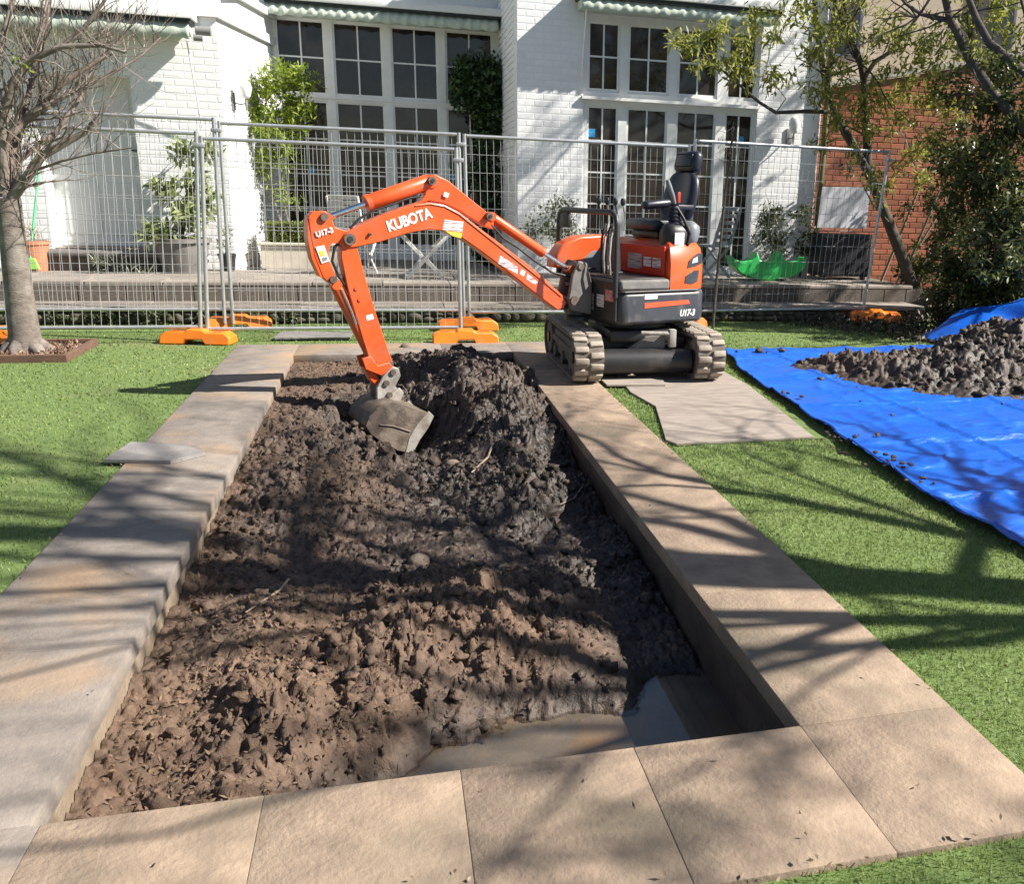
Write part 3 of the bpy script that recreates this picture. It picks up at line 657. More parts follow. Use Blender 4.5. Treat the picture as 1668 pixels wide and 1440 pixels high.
# door, step, lamps -----------------------------------------------
dr = MB().bx(DOOR[0], DOOR[1], HYF+.34, HYF+.40, .66, DOOR[3]).build('door', M('door_paint', (.72, .72, .70), .45, (.68, .68, .66), 4), house)
for z0, z1 in ((.80, 1.45), (1.58, 2.60)):
    for x0, x1 in ((DOOR[0]+.12, -3.57), (-3.46, DOOR[1]-.12)):
        MB().bx(x0, x1, HYF+.328, HYF+.339, z0, z1, .004).build('door_panel', MATS['door_paint'], dr)
MB().bx(DOOR[1]-.075, DOOR[1]-.035, HYF+.322, HYF+.339, 1.78, 1.98).build('lock_plate', M('brass_dark', (.07, .06, .04), .4, metal=.6), dr)
MB().tube((DOOR[1]-.055, HYF+.30, 1.86), (DOOR[1]-.16, HYF+.29, 1.86), .01).build('handle', MATS['brass_dark'], dr)
MB().bx(DOOR[0]-.1, DOOR[0], HYF+.302, HYF+.42, TZ0, DOOR[3]).bx(DOOR[1], DOOR[1]+.1, HYF+.302, HYF+.42, TZ0, DOOR[3]).bx(DOOR[0], DOOR[1], HYF+.302, HYF+.42, DOOR[3], 3.4).build('door_frame', m_trim, house)
MB().bx(DOOR[0]+.02, DOOR[1]-.02, HYF-.02, HYF+.33, TZ0, .655, .01).build('threshold', m_pave, house, smooth=30)
st = MB().bx(-4.1, -2.75, 12.52, 12.97, .575, .64, .02).build('door_step', M('step_concrete', (.17, .15, .14), .9, (.11, .10, .095), 6, .5, 40), house, smooth=30)
MB().bx(-4.0, -2.85, 12.60, 12.97, TZ0, .574).build('step_base', m_riser, st)
def lamp(p, n):
    p = np.array(p, float); n = np.array(n, float); t = np.array([-n[1], n[0], 0])
    l = MB().box(p+n*.012, (.10, .02, .22), [t, n, (0, 0, 1)], .006).build('wall_lamp', m_grey, house, smooth=30)
    MB().path([p+n*.02+np.array([0, 0, -.02]), p+n*.10+np.array([0, 0, -.035]), p+n*.17+np.array([0, 0, -.02]), p+n*.17+np.array([0, 0, .04])], .010, 8).build('lamp_arm', m_grey, l)
    MB().lathe([(.02, .03), (.05, .05), (.06, .07), (.085, .16), (.07, .23), (.03, .27)], p+n*.17, 18).build('lamp_shade', M('opal_glass', (.75, .75, .73), .3), l, smooth=60)
    MB().lathe([(.008, -.12), (.02, -.02), (.012, .03)], p+n*.17, 10).build('lamp_finial', m_grey, l, smooth=60)
fp = fl0+fd*.35
lamp((fp[0]+fn[0]*.001, fp[1]+fn[1]*.001, 2.52), (fn[0], fn[1], 0)); lamp((5.76, HYF-.002, 2.42), (0, -1, 0))
MB().tube((6.30, 12.93, TZ0), (6.30, 12.93, 5.3), .045, n=12).build('downpipe', M('downpipe_olive', (.10, .095, .03), .6), house)

# ------------------------------------------------------------------ red brick outbuilding and the house beyond
m_red = M('red_brick', (.32, .10, .045), .9, (.18, .06, .035), 7., .5, 50, rnd=.22, dist=.006, col3=(.33, .14, .065), scale3=3)
m_redm = M('red_mortar', (.22, .15, .11), .95, (.17, .11, .08), 20, .3, 60)
ob = thing('brick_outbuilding', 'red brick wall with sloping pale capping beside the white house', 'wall', (8.5, 13.5, TZ0))
topf = lambda u: 3.13+.20*u
MB().prism([(6.36, 13.41, .0), (11.5, 13.41, .0), (11.5, 13.41, 3.13+.2*5.1), (6.36, 13.41, 3.13)], [(6.36, 13.7, .0), (11.5, 13.7, .0), (11.5, 13.7, 3.13+.2*5.1), (6.36, 13.7, 3.13)]).build('wall', m_redm, ob)
brickwork(ob, (6.37, 13.414), (1, 0), .02, 4.2, 5.1, [], m_red, top=topf, nind=300, seed=8, jit=.004, score=lambda x, y: -x)
MB().prism([(6.3, 13.34, 3.14), (11.5, 13.34, 4.16), (11.5, 13.34, 4.24), (6.3, 13.34, 3.22)], [(6.3, 13.75, 3.14), (11.5, 13.75, 4.16), (11.5, 13.75, 4.24), (6.3, 13.75, 3.22)]).build('capping', M('capping', (.42, .38, .33), .8, (.33, .30, .26), 5), ob)
nb_ = thing('neighbouring_house', 'pale stone coloured neighbouring house behind the trees', 'house', (10, 17.5, 0))
m_tan = M('tan_render', (.46, .385, .29), .9, (.36, .30, .225), 2.2, .5, 20, dist=.01)
MB().bx(6.45, 24, 17.0, 18, 0, 9).build('wall', m_tan, nb_)
for x0, x1, z0, z1 in ((8.15, 8.85, 4.2, 5.6), (11.2, 12.2, 4.2, 5.6), (8.2, 8.8, 6.6, 7.6)):
    w = MB().bx(x0, x1, 16.93, 16.999, z0, z1).build('window', M('slate_blue_paint', (.06, .075, .10), .5), nb_)
    MB().bx(x0+.06, (x0+x1)/2-.02, 16.92, 16.929, z0+.06, z1-.06).build('pane', m_glass, w); MB().bx((x0+x1)/2+.02, x1-.06, 16.92, 16.929, z0+.06, z1-.06).build('pane', m_glass, w)
gb = thing('tan_gable', 'tan brick gable seen over the left roof edge', 'building', (-4, 26, 0))
MB().bx(-16, 1.5, 24, 26, 0, 12).build('wall', M('tan_brick', (.40, .28, .18), .9, (.30, .2, .13), 5), gb)
# ------------------------------------------------------------------ the mini excavator
EC = np.array([2.04, 7.74, 0.]); EU = np.array([-.94, -.341, 0.]); EU /= np.linalg.norm(EU); EV = np.array([-EU[1], EU[0], 0.])   # forward, left (towards the camera)
EZ = np.array([0, 0, 1.])
def L3(u, v, z): return EC+EU*u+EV*v+EZ*z
def PV(x, y, v):
    d = ray(x, y); t = (v-(CAM-EC)@EV)/(d@EV); return CAM+d*t
def PVs(pts, v): return [PV(x, y, v) for x, y in pts]
ex = thing('mini_excavator', 'orange tracked mini excavator reaching its bucket into the pond', 'excavator', (EC[0], EC[1], .005))
m_or = M('excavator_orange', (.72, .098, .016), .38, (.62, .075, .012), 3., .06, 40, coat=.25, dist=.003, col3=(.30, .13, .07), scale3=5, c3=(.50, .82))
m_red2 = M('shaded_orange_and_red', (.55, .03, .012), .4, (.48, .025, .01), 4., coat=.2)  # pedestal's shaded orange painted as red; plain red on the belt buckle
m_blk = M('black_paint', (.016, .016, .018), .45, (.03, .028, .027), 5., .1, 60, col3=(.10, .085, .07), scale3=5, c3=(.6, .85))
m_char = M('charcoal_panel', (.035, .038, .045), .45, (.05, .052, .058), 5., col3=(.14, .125, .11), scale3=7, c3=(.56, .8))
m_vinyl = M('seat_vinyl', (.012, .013, .022), .38, (.018, .02, .03), 10, .1, 120)
m_dust = M('dusty_plate', (.20, .185, .17), .85, (.12, .11, .105), 7, .3, 50)
m_rub = M('dusty_rubber', (.40, .34, .275), .95, (.22, .185, .15), 9, .6, 50, dist=.006)
m_rubd = M('track_rubber', (.10, .085, .07), .95, (.19, .16, .13), 8, .5, 50)
m_chr = M('chrome', (.75, .76, .78), .12, metal=1.)
m_steel = M('muddy_steel', (.30, .275, .25), .6, (.40, .37, .33), 9., .4, 60, metal=.15, col3=(.16, .12, .09), scale3=6, c3=(.5, .7))
m_bkt = M('bucket_steel', (.13, .098, .078), .65, (.07, .053, .044), 8, .6, 40, metal=.2, col3=(.20, .16, .125), scale3=7, c3=(.48, .62))
m_hose = M('hose_rubber', (.015, .015, .016), .5)
m_pin = M('pin_steel', (.22, .16, .13), .5, (.12, .09, .08), 20, metal=.5)
m_gp = M('grey_plastic', (.17, .18, .19), .5)
m_wht = M('white_vinyl', (.80, .80, .78), .4)
def sticker_mat(name, base, ink, sc):
    if name in MATS: return MATS[name]
    mt = bpy.data.materials.new(name); mt.use_nodes = True; N = mt.node_tree.nodes; L = mt.node_tree.links; b = N['Principled BSDF']; b.inputs['Roughness'].default_value = .4
    tc = N.new('ShaderNodeTexCoord'); n = N.new('ShaderNodeTexNoise'); mp = N.new('ShaderNodeMapping'); mp.inputs['Scale'].default_value = (5, 5, 120)
    n.inputs['Scale'].default_value = sc; n.inputs['Detail'].default_value = 2
    r = N.new('ShaderNodeValToRGB'); r.color_ramp.interpolation = 'CONSTANT'; r.color_ramp.elements[0].color = (*ink, 1); r.color_ramp.elements[1].color = (*base, 1); r.color_ramp.elements[1].position = .46
    L.new(tc.outputs['Object'], mp.inputs[0]); L.new(mp.outputs[0], n.inputs[0]); L.new(n.outputs[0], r.inputs[0]); L.new(r.outputs[0], b.inputs['Base Color'])
    MATS[name] = mt; return mt
m_stk = sticker_mat('warning_sticker', (.72, .70, .68), (.30, .22, .24), 1.0)
m_stk2 = sticker_mat('grey_sticker', (.42, .40, .38), (.20, .17, .17), 1.0)
m_yel = M('yellow_print', (.65, .50, .05), .5)
def vprism(name, px, v0, v1, mat, par=ex, bevel=.006, smooth=False, pv=None):
    P0 = PVs(px, v0 if pv is None else pv)
    if pv is not None: P0 = [p+EV*(v0-pv) for p in P0]
    return MB().prism(P0, [p+EV*(v1-v0) for p in P0]).build(name, mat, par, smooth=smooth or 35, bevel=bevel)
def sticker(px, v, mat=None, par=ex, name='decal', t=.0016):
    P0 = PVs(px, v); return MB().prism([p+EV*.0006 for p in P0], [p+EV*t for p in P0]).build(name, mat or m_stk, par)
def text(s, size, org, xd, ud, mat, par, bold=.0, ext=.0012, shear=0., sx=1.):
    cu = bpy.data.curves.new('t', 'FONT'); cu.body = s; cu.size = size; cu.extrude = ext; cu.offset = bold; cu.shear = shear
    to = bpy.data.objects.new('t', cu); COL.objects.link(to)
    dg = bpy.context.evaluated_depsgraph_get(); me0 = to.evaluated_get(dg).to_mesh()
    V = np.array([v.co for v in me0.vertices]); Fc = [tuple(p.vertices) for p in me0.polygons]; to.to_mesh_clear()
    bpy.data.objects.remove(to); bpy.data.curves.remove(cu)
    xd = nrm(xd); ud = nrm(np.asarray(ud)-xd*(np.asarray(ud)@xd)); nd = np.cross(xd, ud)
    W3 = np.asarray(org)+V[:, [0]]*sx*xd+V[:, [1]]*ud+V[:, [2]]*nd
    return MB().add(W3, Fc).build('lettering', mat, par, fix=False)

# --- undercarriage
TY0, TY1, TZB, TR, TW = 6.98, 8.55, .005, .205, .24
def stadium(r, k=14):
    c0, c1, zc = TY0+TR, TY1-TR, TZB+TR; P = []
    for i in range(k+1): a = -math.pi/2-math.pi*i/k; P.append((c0+r*math.cos(a), zc+r*math.sin(a)))
    for i in range(k+1): a = math.pi/2-math.pi*i/k; P.append((c1+r*math.cos(a), zc+r*math.sin(a)))
    return P
lug_me = None
for xc in (1.52, 2.56):
    b = MB(); po, pi_ = stadium(TR-.022), stadium(TR-.052); n = len(po)
    for x in (xc-TW/2, xc+TW/2):
        b.v += [(x, y, z) for y, z in po]+[(x, y, z) for y, z in pi_]
    for i in range(n):
        j = (i+1) % n; o1 = 2*n
        b.f += [(i, j, o1+j, o1+i), (n+i, o1+n+i, o1+n+j, n+j), (i, n+i, n+j, j), (o1+i, o1+j, o1+n+j, o1+n+i)]
    tk = b.build('track', m_rubd, ex, smooth=35)
    if lug_me is None:
        lo = MB().box((0, 0, 0), (.112, .050, .038), None, .010).build('lug', m_rub, smooth=35); lug_me = lo.data; bpy.data.objects.remove(lo)
    per_s = (TY1-TY0-2*TR); per = 2*per_s+2*math.pi*TR; nl = 34
    for k in range(nl):
        for sd in (-1, 1):
            s = (k+(.5 if sd > 0 else 0))*per/nl % per; c0, c1, zc = TY0+TR, TY1-TR, TZB+TR; rr = TR-.023
            if s < per_s: y, z, a = c0+s, zc-rr, math.pi
            elif s < per_s+math.pi*TR: t = (s-per_s)/TR; y, z, a = c1+rr*math.sin(t), zc-rr*math.cos(t), math.pi+t
            elif s < 2*per_s+math.pi*TR: q = s-per_s-math.pi*TR; y, z, a = c1-q, zc+rr, 0.
            else: t = (s-2*per_s-math.pi*TR)/TR; y, z, a = c0-rr*math.sin(t), zc+rr*math.cos(t), t
            o = bpy.data.objects.new('lug', lug_me); COL.objects.link(o); o.parent = tk
            o.location = tuple(np.array([xc+sd*.062, y, z])-np.array(ex['_o'])); o.rotation_euler = (a, 0, sd*.10); o['_o'] = [0., 0., 0.]
    s = -1 if xc < 2 else 1
    fr_ = MB().bx(xc-.07, xc+.07, TY0+.22, TY1-.22, TZB+.10, TZB+.30, .015)
    fr_.bx(xc-.095, xc+.095, TY0+.30, TY1-.30, TZB+.20, TZB+.25, .01)
    fr_.build('track_frame', m_rubd, ex, smooth=35)
    for y, r in ((TY0+TR, .145), (TY1-TR, .145)):
        w = MB().lathe([(.02, -.10), (r, -.10), (r, -.06), (r*.55, -.05), (r*.55, .05), (r, .06), (r, .10), (.02, .10)], (xc, y, TZB+TR), 24, [(0, 1, 0), (0, 0, 1), (1, 0, 0)]).build('drive_wheel', m_rubd, ex, smooth=40)
        MB().lathe([(.05, -.115), (.05, .115)], (xc, y, TZB+TR), 12, [(0, 1, 0), (0, 0, 1), (1, 0, 0)]).build('hub', m_blk, w, smooth=40)
    for y in np.linspace(TY0+.42, TY1-.42, 3):
        MB().lathe([(.02, -.09), (.055, -.09), (.055, -.03), (.035, -.02), (.035, .02), (.055, .03), (.055, .09), (.02, .09)], (xc, y, TZB+.108), 16, [(0, 1, 0), (0, 0, 1), (1, 0, 0)]).build('roller', m_rubd, ex, smooth=40)
MB().bx(1.62, 2.46, 7.45, 8.05, .12, .34, .03).bx(1.75, 2.33, 7.3, 8.2, .30, .41, .03).build('car_body', m_blk, ex, smooth=35)
MB().path([(1.66, 7.24, .16), (2.43, 7.24, .16)], .105, 24).build('blade_beam', m_blk, ex, smooth=40)
MB().bx(1.65, 2.44, 7.20, 7.30, .06, .14, .02).build('blade', m_blk, ex, smooth=35)
MB().prism([(1.92, 7.26, .25), (2.22, 7.26, .25), (2.22, 7.26, .38), (2.05, 7.26, .36)], [(1.92, 7.44, .25), (2.22, 7.44, .25), (2.22, 7.44, .38), (2.05, 7.44, .36)]).build('bracket', m_dust, ex, bevel=.006)
MB().tube((2.0, 7.22, .40), (2.26, 7.21, .395), .018).build('blade_cylinder', m_steel, ex, smooth=40)
MB().bx(2.24, 2.30, 7.19, 7.25, .28, .43, .008).build('bracket', m_steel, ex, smooth=35)
MB().lathe([(.31, .40), (.31, .455)], (EC[0], EC[1], 0), 36).build('slew_ring', m_blk, ex, smooth=35)

# --- upper structure
def outline(uf, vw, rr, k=22, ub=None):
    P = [L3(uf, -vw+.05, 0), L3(uf, vw-.05, 0), L3(uf-.05, vw, 0)]
    a0 = math.asin(min(1, vw/rr))
    for i in range(k+1):
        a = a0+(2*math.pi-2*a0)*0+ (math.pi-2*(a0-math.pi/2)-0)*0
        t = (math.pi-a0)+(2*a0)*i/k if False else None
    us = -math.sqrt(max(rr*rr-vw*vw, 0))
    a1 = math.atan2(vw, us); a2 = 2*math.pi-a1
    for i in range(k+1):
        a = a1+(a2-a1)*i/k; P.append(L3(rr*math.cos(a), rr*math.sin(a), 0))
    P.append(L3(uf-.05, -vw, 0))
    return np.array(P)
def slabz(P, z0, z1, name, mat, par=ex, bevel=.015, sh=0.):
    return MB().prism([p+EZ*z0 for p in P], [p+EZ*z1 for p in P]).build(name, mat, par, smooth=35, bevel=bevel)
slabz(outline(.40, .40, .50), .455, .52, 'revolving_frame', m_blk)
skirt = slabz(outline(.44, .485, .625), .47, .735, 'side_cover', m_char, bevel=.03)
slabz(outline(.445, .49, .60), .738, .75, 'trim_line', m_dust, bevel=.003)
# front recess and step block, floor
P = np.array([L3(.435, -.47, 0), L3(.435, .485, 0), L3(-.06, .485, 0), L3(-.06, -.47, 0)])
fl = slabz(P, .752, .838, 'step_block', m_dust, bevel=.02)
P = np.array([L3(.42, -.45, 0), L3(.42, .44, 0), L3(-.05, .44, 0), L3(-.05, -.45, 0)])
slabz(P, .8395, .848, 'floor_mat', m_blk, bevel=.003)
P = np.array([L3(.458, -.46, 0), L3(.458, .44, 0), L3(.441, .44, 0), L3(.441, -.46, 0)])
slabz(P, .50, .82, 'front_plate', m_blk, bevel=.004)
for v, du in ((-.24, .0), (.18, 0)):
    MB().box(L3(.30, v, .875), (.13, .07, .02), [EU, EV, EZ], .006).build('pedal', m_blk, ex, smooth=30)
# seat pedestal (front, shade painted in as red) and bonnet
def bonnet(z0, z1, uf, vw, rr, k=20):
    us = -math.sqrt(max(rr*rr-vw*vw, 0)); a1 = math.atan2(vw, us); a2 = 2*math.pi-a1
    P = [L3(uf, -vw, 0), L3(uf, vw, 0)]
    for i in range(k+1): a = a1+(a2-a1)*i/k; P.append(L3(rr*math.cos(a), rr*math.sin(a), 0))
    return np.array(P)
b = MB(); lv = [(bonnet(0, 0, -.07, .47, .612), .752), (bonnet(0, 0, -.07, .47, .612), .96), (bonnet(0, 0, -.08, .44, .59), 1.08), (bonnet(0, 0, -.10, .39, .54), 1.135), (bonnet(0, 0, -.13, .30, .45), 1.15)]
n = len(lv[0][0])
for Pq, z in lv: b.v += [tuple(p+EZ*z) for p in Pq]
for k in range(len(lv)-1):
    for i in range(n): j = (i+1) % n; b.f.append((k*n+i, k*n+j, (k+1)*n+j, (k+1)*n+i))
b.f.append(tuple(range(n-1, -1, -1))); b.f.append(tuple(range((len(lv)-1)*n, len(lv)*n)))
bon = b.build('bonnet', m_or, ex, smooth=50)
P = np.array([L3(-.045, -.44, 0), L3(-.045, .40, 0), L3(-.069, .40, 0), L3(-.069, -.44, 0)])
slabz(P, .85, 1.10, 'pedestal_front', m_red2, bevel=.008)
def arcbox(name, a0, a1, z0, z1, r, mat, par, t=.006, k=6):
    V0 = []; b = MB()
    for i in range(k+1):
        a = math.radians(a0+(a1-a0)*i/k)
        for rr in (r, r+t):
            for z in (z0, z1): V0.append(L3(rr*math.cos(a), rr*math.sin(a), z))
    Fc = []
    for i in range(k):
        o_, p_ = i*4, (i+1)*4
        Fc += [(o_+2, p_+2, p_+3, o_+3), (o_, o_+1, p_+1, p_), (o_+1, o_+3, p_+3, p_+1), (o_, p_, p_+2, o_+2)]
    Fc += [(0, 2, 3, 1), (k*4, k*4+1, k*4+3, k*4+2)]
    return b.add(V0, Fc).build(name, mat, par)
for nm, us_, mt_ in (('air_vent', ((-.24, .925), (-.26, .985), (-.34, 1.045), (-.40, 1.05), (-.40, .965), (-.33, .94)), m_char), ('air_vent', ((-.22, .80), (-.23, .86), (-.32, .905), (-.37, .905), (-.36, .81), (-.30, .79)), m_char), ('vent_badge', ((-.29, .965), (-.30, 1.0), (-.345, 1.02), (-.35, .975)), m_wht)):
    Pq = [L3(u_, .470, z_) for u_, z_ in us_]; MB().prism([p+EV*.0006 for p in Pq], [p+EV*(.004 if nm == 'air_vent' else .006) for p in Pq]).build(nm, mt_, bon)
arcbox('side_seam', 146, 147.2, .49, .735, .626, m_blk, skirt, .002, 2)
# far side orange cover and grey panel
vprism('tank_cover', [(904, 436), (907, 414), (921, 395), (946, 384), (990, 382), (992, 446)], -.30, -.47, m_or, bevel=.02)
vprism('tank_panel', [(948, 446), (951, 420), (966, 408), (990, 408), (990, 446)], -.297, -.30, m_gp, bevel=.002)
# front guard frame
gb_ = []
for v, z in ((.455, .70), (.455, 1.27), (.44, 1.335), (.38, 1.368), (-.38, 1.368), (-.44, 1.335), (-.455, 1.27), (-.455, .80)): gb_.append(L3(.472, v, z))
MB().path(gb_, .023, 12).build('guard_frame', m_blk, ex, smooth=50)
MB().box(L3(.472, -.36, 1.285), (.03, .16, .13), [EU, EV, EZ], .008).build('guard_bracket', m_blk, ex, smooth=30)
# control pedestals with levers, hoses
MB().prism([L3(.33, .13, .85), L3(.33, .21, .85), L3(.25, .21, .85), L3(.25, .13, .85)], [L3(.32, .14, 1.26), L3(.32, .20, 1.26), L3(.27, .20, 1.26), L3(.27, .14, 1.26)]).build('control_column', m_blk, ex, bevel=.012)
for k, (v, du) in enumerate(((-.02, .02), (.08, .0), (.20, .0), (.28, -.02))):
    lv_ = MB().path([L3(.30+du, v, 1.22), L3(.31+du, v+.01, 1.36), L3(.33+du, v+.012, 1.43)], [.008, .007, .007], 8).build('lever', m_chr if k % 2 else m_blk, ex)
    MB().lathe([(.006, 0), (.018, .01), (.022, .035), (.014, .06)], L3(.33+du, v+.012, 1.42), 12).build('lever_knob', m_vinyl, lv_, smooth=60)
for k in range(4):
    v = .10+.045*k
    MB().path([L3(.38, v, .86), L3(.40, v+.01, 1.0), L3(.38, v+.0, 1.16), L3(.33, v-.03, 1.27)], .010, 8).build('hose', m_steel if k % 2 else m_hose, ex, smooth=50)
# seat
sx = lambda u, v, z: L3(u, v, z)
st_ = thing('x', '', '', (0, 0, 0)); bpy.data.objects.remove(st_)
MB().box(sx(-.31, -.02, 1.185), (.36, .40, .06), [EU, EV, EZ], .02).build('seat_base', m_blk, ex, smooth=35)
MB().box(sx(-.29, -.02, 1.265), (.44, .46, .10), [EU, EV, EZ], .04).build('seat_cushion', m_vinyl, ex, smooth=45)
tl = nrm(EU*-.24+EZ); tf = nrm(np.cross(EV, tl)); 
if tf@EU < 0: tf = -tf
bk = MB()
prof = [(.02, .17), (.10, .235), (.30, .24), (.42, .20), (.47, .13)]
V0 = []
for h, w in prof:
    c = sx(-.46, -.02, 1.26)+tl*h; dp = .055 if h < .4 else .045
    for dv, df in ((-1, -.9), (-1, .25), (-.82, 1.2), (-.4, .75), (.4, .75), (.82, 1.2), (1, .25), (1, -.9)): V0.append(c+EV*w*dv+tf*dp*df)
Fc = [(i*8+j, i*8+(j+1) % 8, (i+1)*8+(j+1) % 8, (i+1)*8+j) for i in range(len(prof)-1) for j in range(8)]+[tuple(range(7, -1, -1)), tuple(range((len(prof)-1)*8, len(prof)*8))]
sb = bk.add(V0, Fc).build('seat_back', m_vinyl, ex, smooth=60); md = sb.modifiers.new('s', 'SUBSURF'); md.levels = 2; md.render_levels = 2
hc = sx(-.46, -.02, 1.26)+tl*.56-tf*.0
hd = MB().box(hc, (.11, .31, .185), [tf, EV, tl], .045).build('headrest', m_vinyl, ex, smooth=50)
MB().box(hc+tf*.056, (.012, .23, .11), [tf, EV, tl], .012).build('headrest_pad', m_gp if False else m_vinyl, hd, smooth=50)
for dv in (-.06, .06): MB().tube(hc+EV*dv-tl*.14, hc+EV*dv-tl*.08, .008).build('headrest_post', m_chr, hd)
MB().box(sx(-.33, .24, 1.42), (.26, .05, .045), [EU, EV, EZ], .016).build('armrest', m_vinyl, ex, smooth=45)
MB().box(sx(-.42, -.29, 1.43), (.26, .06, .05), [EU, EV, EZ], .018).build('armrest', m_gp, ex, smooth=45)
MB().path([sx(-.52, -.28, 1.60), sx(-.53, -.29, 1.40), sx(-.50, -.30, 1.2)], .012, 8).build('seat_belt', m_gp, ex)
MB().box(sx(-.33, .20, 1.50), (.03, .012, .09), [EU, EV, EZ], .004).build('belt_buckle', m_red2, ex, smooth=30)
# left console with gaitered lever
cs = MB().box(sx(-.23, .31, 1.14), (.28, .20, .30), [EU, EV, EZ], .07).build('side_console', m_blk, ex, smooth=50)
MB().box(sx(-.36, .30, 1.20), (.16, .22, .22), [nrm(EU+EZ*.25), EV, nrm(EZ-EU*.25)], .07).build('console_rear', m_gp, cs, smooth=50)
MB().box(sx(-.19, .414, 1.13), (.10, .008, .17), [EU, EV, EZ], .003).build('console_label', m_stk, cs, smooth=30)
pod = sx(-.22, .31, 1.27); pd_ = nrm(EZ+EU*.10)
gt = MB().lathe([(.062-.0028*i+(.010 if i % 2 else 0), i*.016) for i in range(12)], pod, 20, [EU, EV, pd_]).build('lever_gaiter', m_vinyl, ex, smooth=60)
MB().path([pod+pd_*.18, pod+pd_*.24+EU*.015, pod+pd_*.32+EU*.05, pod+pd_*.37+EU*.065], [.016, .020, .024, .018], 12).build('joystick', m_gp, ex, smooth=50)
MB().path([pod+pd_*.15+EV*.03, pod+pd_*.06+EV*.08-EU*.03, pod-EU*.08+EV*.105-EZ*.06, pod-EU*.06+EV*.105-EZ*.16], .013, 8).build('cable', m_hose, ex, smooth=50)
MB().box(sx(-.16, .12, 1.44), (.30, .10, .07), [nrm(EU-EZ*.10), EV, nrm(EZ+EU*.10)], .03).build('wrist_rest', m_vinyl, ex, smooth=50)

# --- swing post, boom
MB().lathe([(.10, .47), (.10, .50), (.075, .52), (.075, .74), (.10, .76), (.10, .79)], L3(.56, 0, 0), 20).build('swing_post', m_blk, ex, smooth=40)
for v in (-.085, .085):
    MB().prism([L3(.47, v-.018, .52), L3(.66, v-.018, .56), L3(.70, v-.018, .66), L3(.66, v-.018, .86), L3(.60, v-.018, .97), L3(.52, v-.018, .95), L3(.47, v-.018, .78)],
               [L3(.47, v+.018, .52), L3(.66, v+.018, .56), L3(.70, v+.018, .66), L3(.66, v+.018, .86), L3(.60, v+.018, .97), L3(.52, v+.018, .95), L3(.47, v+.018, .78)]).build('swing_bracket', m_dust, ex, bevel=.012, smooth=35)
MB().tube(L3(.645, -.12, .645), L3(.645, .12, .645), .04, n=16).build('boom_pin', m_pin, ex, smooth=40)
MB().tube(L3(.585, -.115, .925), L3(.585, .115, .925), .028, n=14).build('cylinder_pin', m_pin, ex, smooth=40)
BV = .062
boom = vprism('boom', [(566, 404), (578, 403), (620, 394), (668, 379), (700, 374), (726, 376), (752, 387), (785, 410), (830, 444), (880, 484), (908, 505), (918, 503), (923, 492), (916, 480), (860, 430), (789, 377), (748, 345), (724, 333), (700, 329), (676, 332), (640, 344), (606, 358), (574, 373), (562, 380), (557, 390)], BV, -BV, m_or, bevel=.007)
vprism('boom_ear', [(676, 334), (688, 326), (694, 316), (689, 297), (696, 286), (712, 284), (732, 294), (761, 318), (792, 343), (806, 358), (806, 374), (789, 368), (748, 342), (724, 331), (700, 327)], .036, -.036, m_or, boom, bevel=.006, pv=.05)
# raised rib that follows the boom's upper edge, welded flanges
rib = [(676, 335), (700, 332), (724, 336), (748, 349), (789, 382), (835, 418), (880, 454), (914, 483)]
MB().path([PV(x, y, BV)+EV*.002 for x, y in rib], .006, 6).build('boom_seam', m_or, boom, smooth=50)
for p, r, n_ in (((569, 389), .042, 'pivot_pin'), ((703, 294), .030, 'pivot_pin'), ((797, 352), .028, 'pivot_pin'), ((602, 381), .012, 'bolt')):
    c = PV(p[0], p[1], BV); MB().tube(c+EV*.02, c-EV*(.14+2*BV-.14+.02), r, n=16).build(n_, m_pin, boom, smooth=40)
    MB().tube(c+EV*.020, c+EV*.026, r*.5, n=10).build('grease_cap', m_blk, boom)
def cyl(name, p0, p1, p2, r, rr, par=ex, v=0.):
    a, b_, c = PV(*p0, v), PV(*p1, v), PV(*p2, v)
    o = MB().path([a, a+(b_-a)*.02, b_-(b_-a)*.02, b_], [r*.9, r, r, r*.92], 20).build(name, m_or, par, smooth=40)
    d = nrm(b_-a); MB().path([b_-d*.03, b_+d*.006], r*1.06, 20).build('cylinder_gland', m_or, o, smooth=40)
    MB().path([b_+d*.002, c], rr, 14).build('cylinder_rod', m_chr, o, smooth=40)
    MB().tube(c-EV*.045, c+EV*.045, rr*1.7, n=14).build('rod_eye', m_or, o, smooth=40)
    MB().tube(a-EV*.045, a+EV*.045, r*.85, n=14).build('cylinder_eye', m_or, o, smooth=40)
    return o
cyl('arm_cylinder', (700, 295), (597, 331), (531, 355), .057, .021)
cyl('boom_cylinder', (798, 352), (884, 411), (927, 438), .040, .018)
# hydraulic hoses along the boom
MB().path([PV(*p, .02) for p in ((684, 320), (668, 322), (640, 332), (610, 342), (585, 356), (570, 372))], .009, 8).build('hose', m_hose, ex, smooth=50)
MB().path([PV(*p, .0) for p in ((690, 312), (676, 314), (650, 322), (620, 330), (602, 336))], .007, 8).build('pipe', m_chr, ex, smooth=50)
for k in range(3): MB().path([PV(*p, -.03+.03*k) for p in ((800, 366), (820, 388), (842, 402), (870, 424), (900, 444), (935, 452), (960, 462))], .009, 8).build('hose', m_hose, ex, smooth=50)
